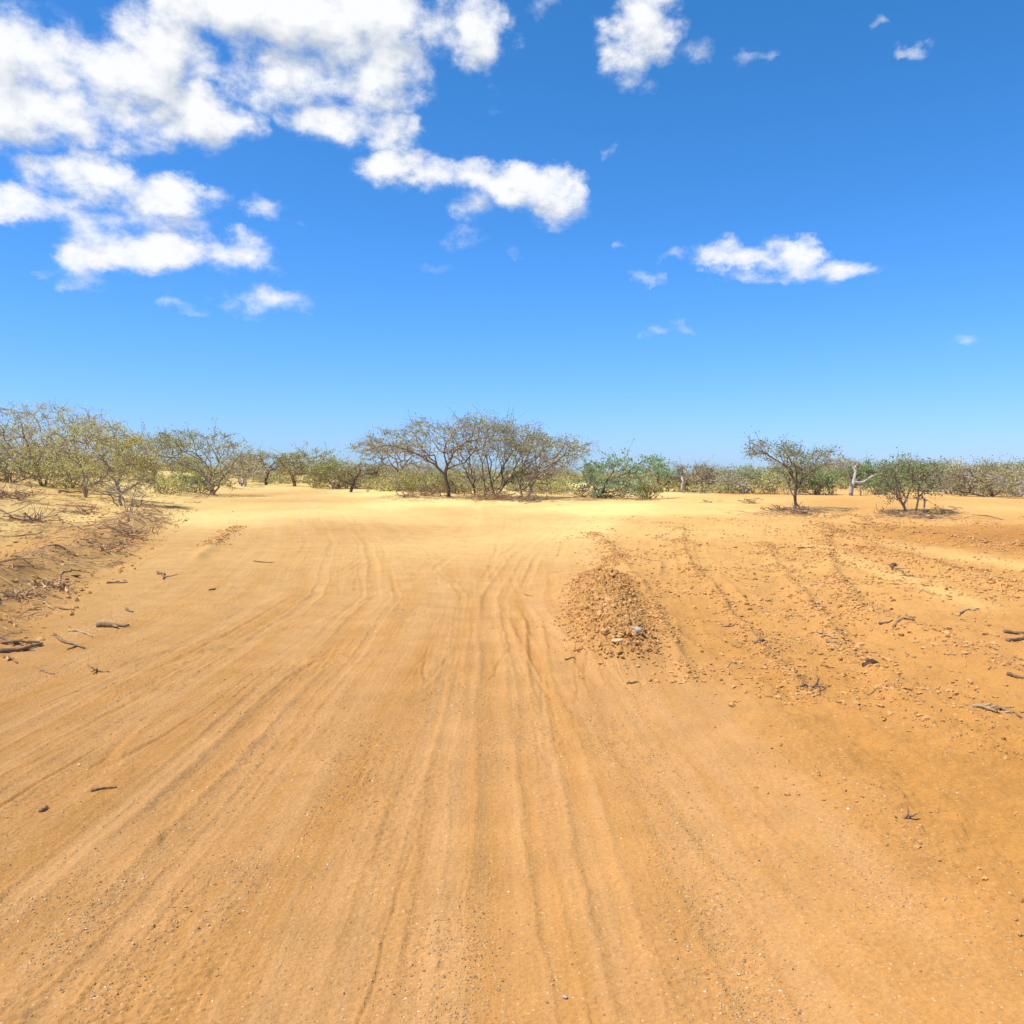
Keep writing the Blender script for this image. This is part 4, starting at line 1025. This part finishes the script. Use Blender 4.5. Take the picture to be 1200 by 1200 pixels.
rock(272, 600, .05, 'pale pebble on the bright road at left', 7, M_ROCKY, name='pebble', cat='pebble')
rock(93, 898, .012, 'cream pebble on the road above the lone stick', 8, M_ROCKY, name='pebble', cat='pebble')
rock(1048, 664, .055, 'dark soil lump holding the far dead twigs', 9, M_DUNG, name='soil_lump', cat='clod')
rock(88, 676, .07, 'dark piece of bark at the top of the matted roots', 10, M_DUNG, name='bark_piece', cat='bark', sc=(1.4, .6, .3))

# ------------------------------------------------------------------ litter of the bank, uncountable
def litter():
    rng = np.random.default_rng(31)
    n = 12000; y = 5 + 38 * rng.uniform(0, 1, n) ** 1.1; foot = np.interp(y, FOOT_Y, FOOT_X); b = np.abs(rng.normal(0, 1, n)) * (2.2 + .12 * y); x = foot - b
    pt = np.clip(.25 + 1.3 * fbm(x * .5, y * .35, 3, 500), .02, 1) + .8 * np.exp(-((b - 1.0) / .5) ** 2) * (y < 30)
    k = rng.uniform(0, 1, n) < pt; x, y = x[k], y[k]
    # under the trees
    for px, py, w, m in [(570, 585, 2.8, 900), (705, 582, 1.8, 350), (932, 602, 1.3, 300), (1068, 606, 1.6, 400), (255, 570, 2, 250)]:
        X, Y, _ = G(px, py); x = np.concatenate([x, rng.normal(X, w * .6, m)]); y = np.concatenate([y, rng.normal(Y, w * .5, m)])
    n = len(x); a = rng.uniform(0, 3.14, n); L_ = rng.uniform(.03, .16, n) * np.clip(.4 + y * .04, .4, 1.3); L_ = np.where(rng.uniform(0, 1, n) < .05, L_ * 3, L_)
    d = np.stack([np.cos(a) * L_, np.sin(a) * L_], 1)
    A = np.stack([x - d[:, 0], y - d[:, 1], np.zeros(n)], 1); B = np.stack([x + d[:, 0], y + d[:, 1], np.zeros(n)], 1)
    A[:, 2] = height(A[:, 0], A[:, 1]) + .008; B[:, 2] = height(B[:, 0], B[:, 1]) + .008 + rng.uniform(0, .3, n) * L_
    Mi = (A + B) / 2; Mi[:, 2] = height(Mi[:, 0], Mi[:, 1]) + .012 + .15 * L_; Mi[:, :2] += rng.normal(0, .12, (n, 2)) * L_[:, None]
    r = .002 + .036 * L_ * rng.uniform(.3, 1, n)
    V1, F1 = tubes(A, Mi, r * .8, r, 4); V2, F2 = tubes(Mi, B, r, r * .4, 4)
    tag(link('twig_litter', make_mesh('twig_litter', np.vstack([V1, V2]), np.vstack([F1, F2 + len(V1)]), M_LITTER)), 'dry twigs and leaf litter strewn over the left bank and under the trees', 'twig litter', kind='stuff')
    # sparse tiny twigs on the right field
    n = 220; y = rng.uniform(6.5, 26, n); x = rng.uniform(.25, .68, n) * y; a = rng.uniform(0, 3.14, n); L_ = rng.uniform(.015, .07, n)
    d = np.stack([np.cos(a) * L_, np.sin(a) * L_], 1)
    A = np.stack([x - d[:, 0], y - d[:, 1], height(x - d[:, 0], y - d[:, 1]) + .006], 1); B = np.stack([x + d[:, 0], y + d[:, 1], height(x + d[:, 0], y + d[:, 1]) + .012], 1)
    V, F = tubes(A, B, .003 + .04 * L_, .002 + .02 * L_, 4)
    tag(link('twig_litter', make_mesh('twig_litter', V, F, M_TWIG)), 'sparse dry twigs scattered among the ruts on the right', 'twig litter', kind='stuff')
litter()
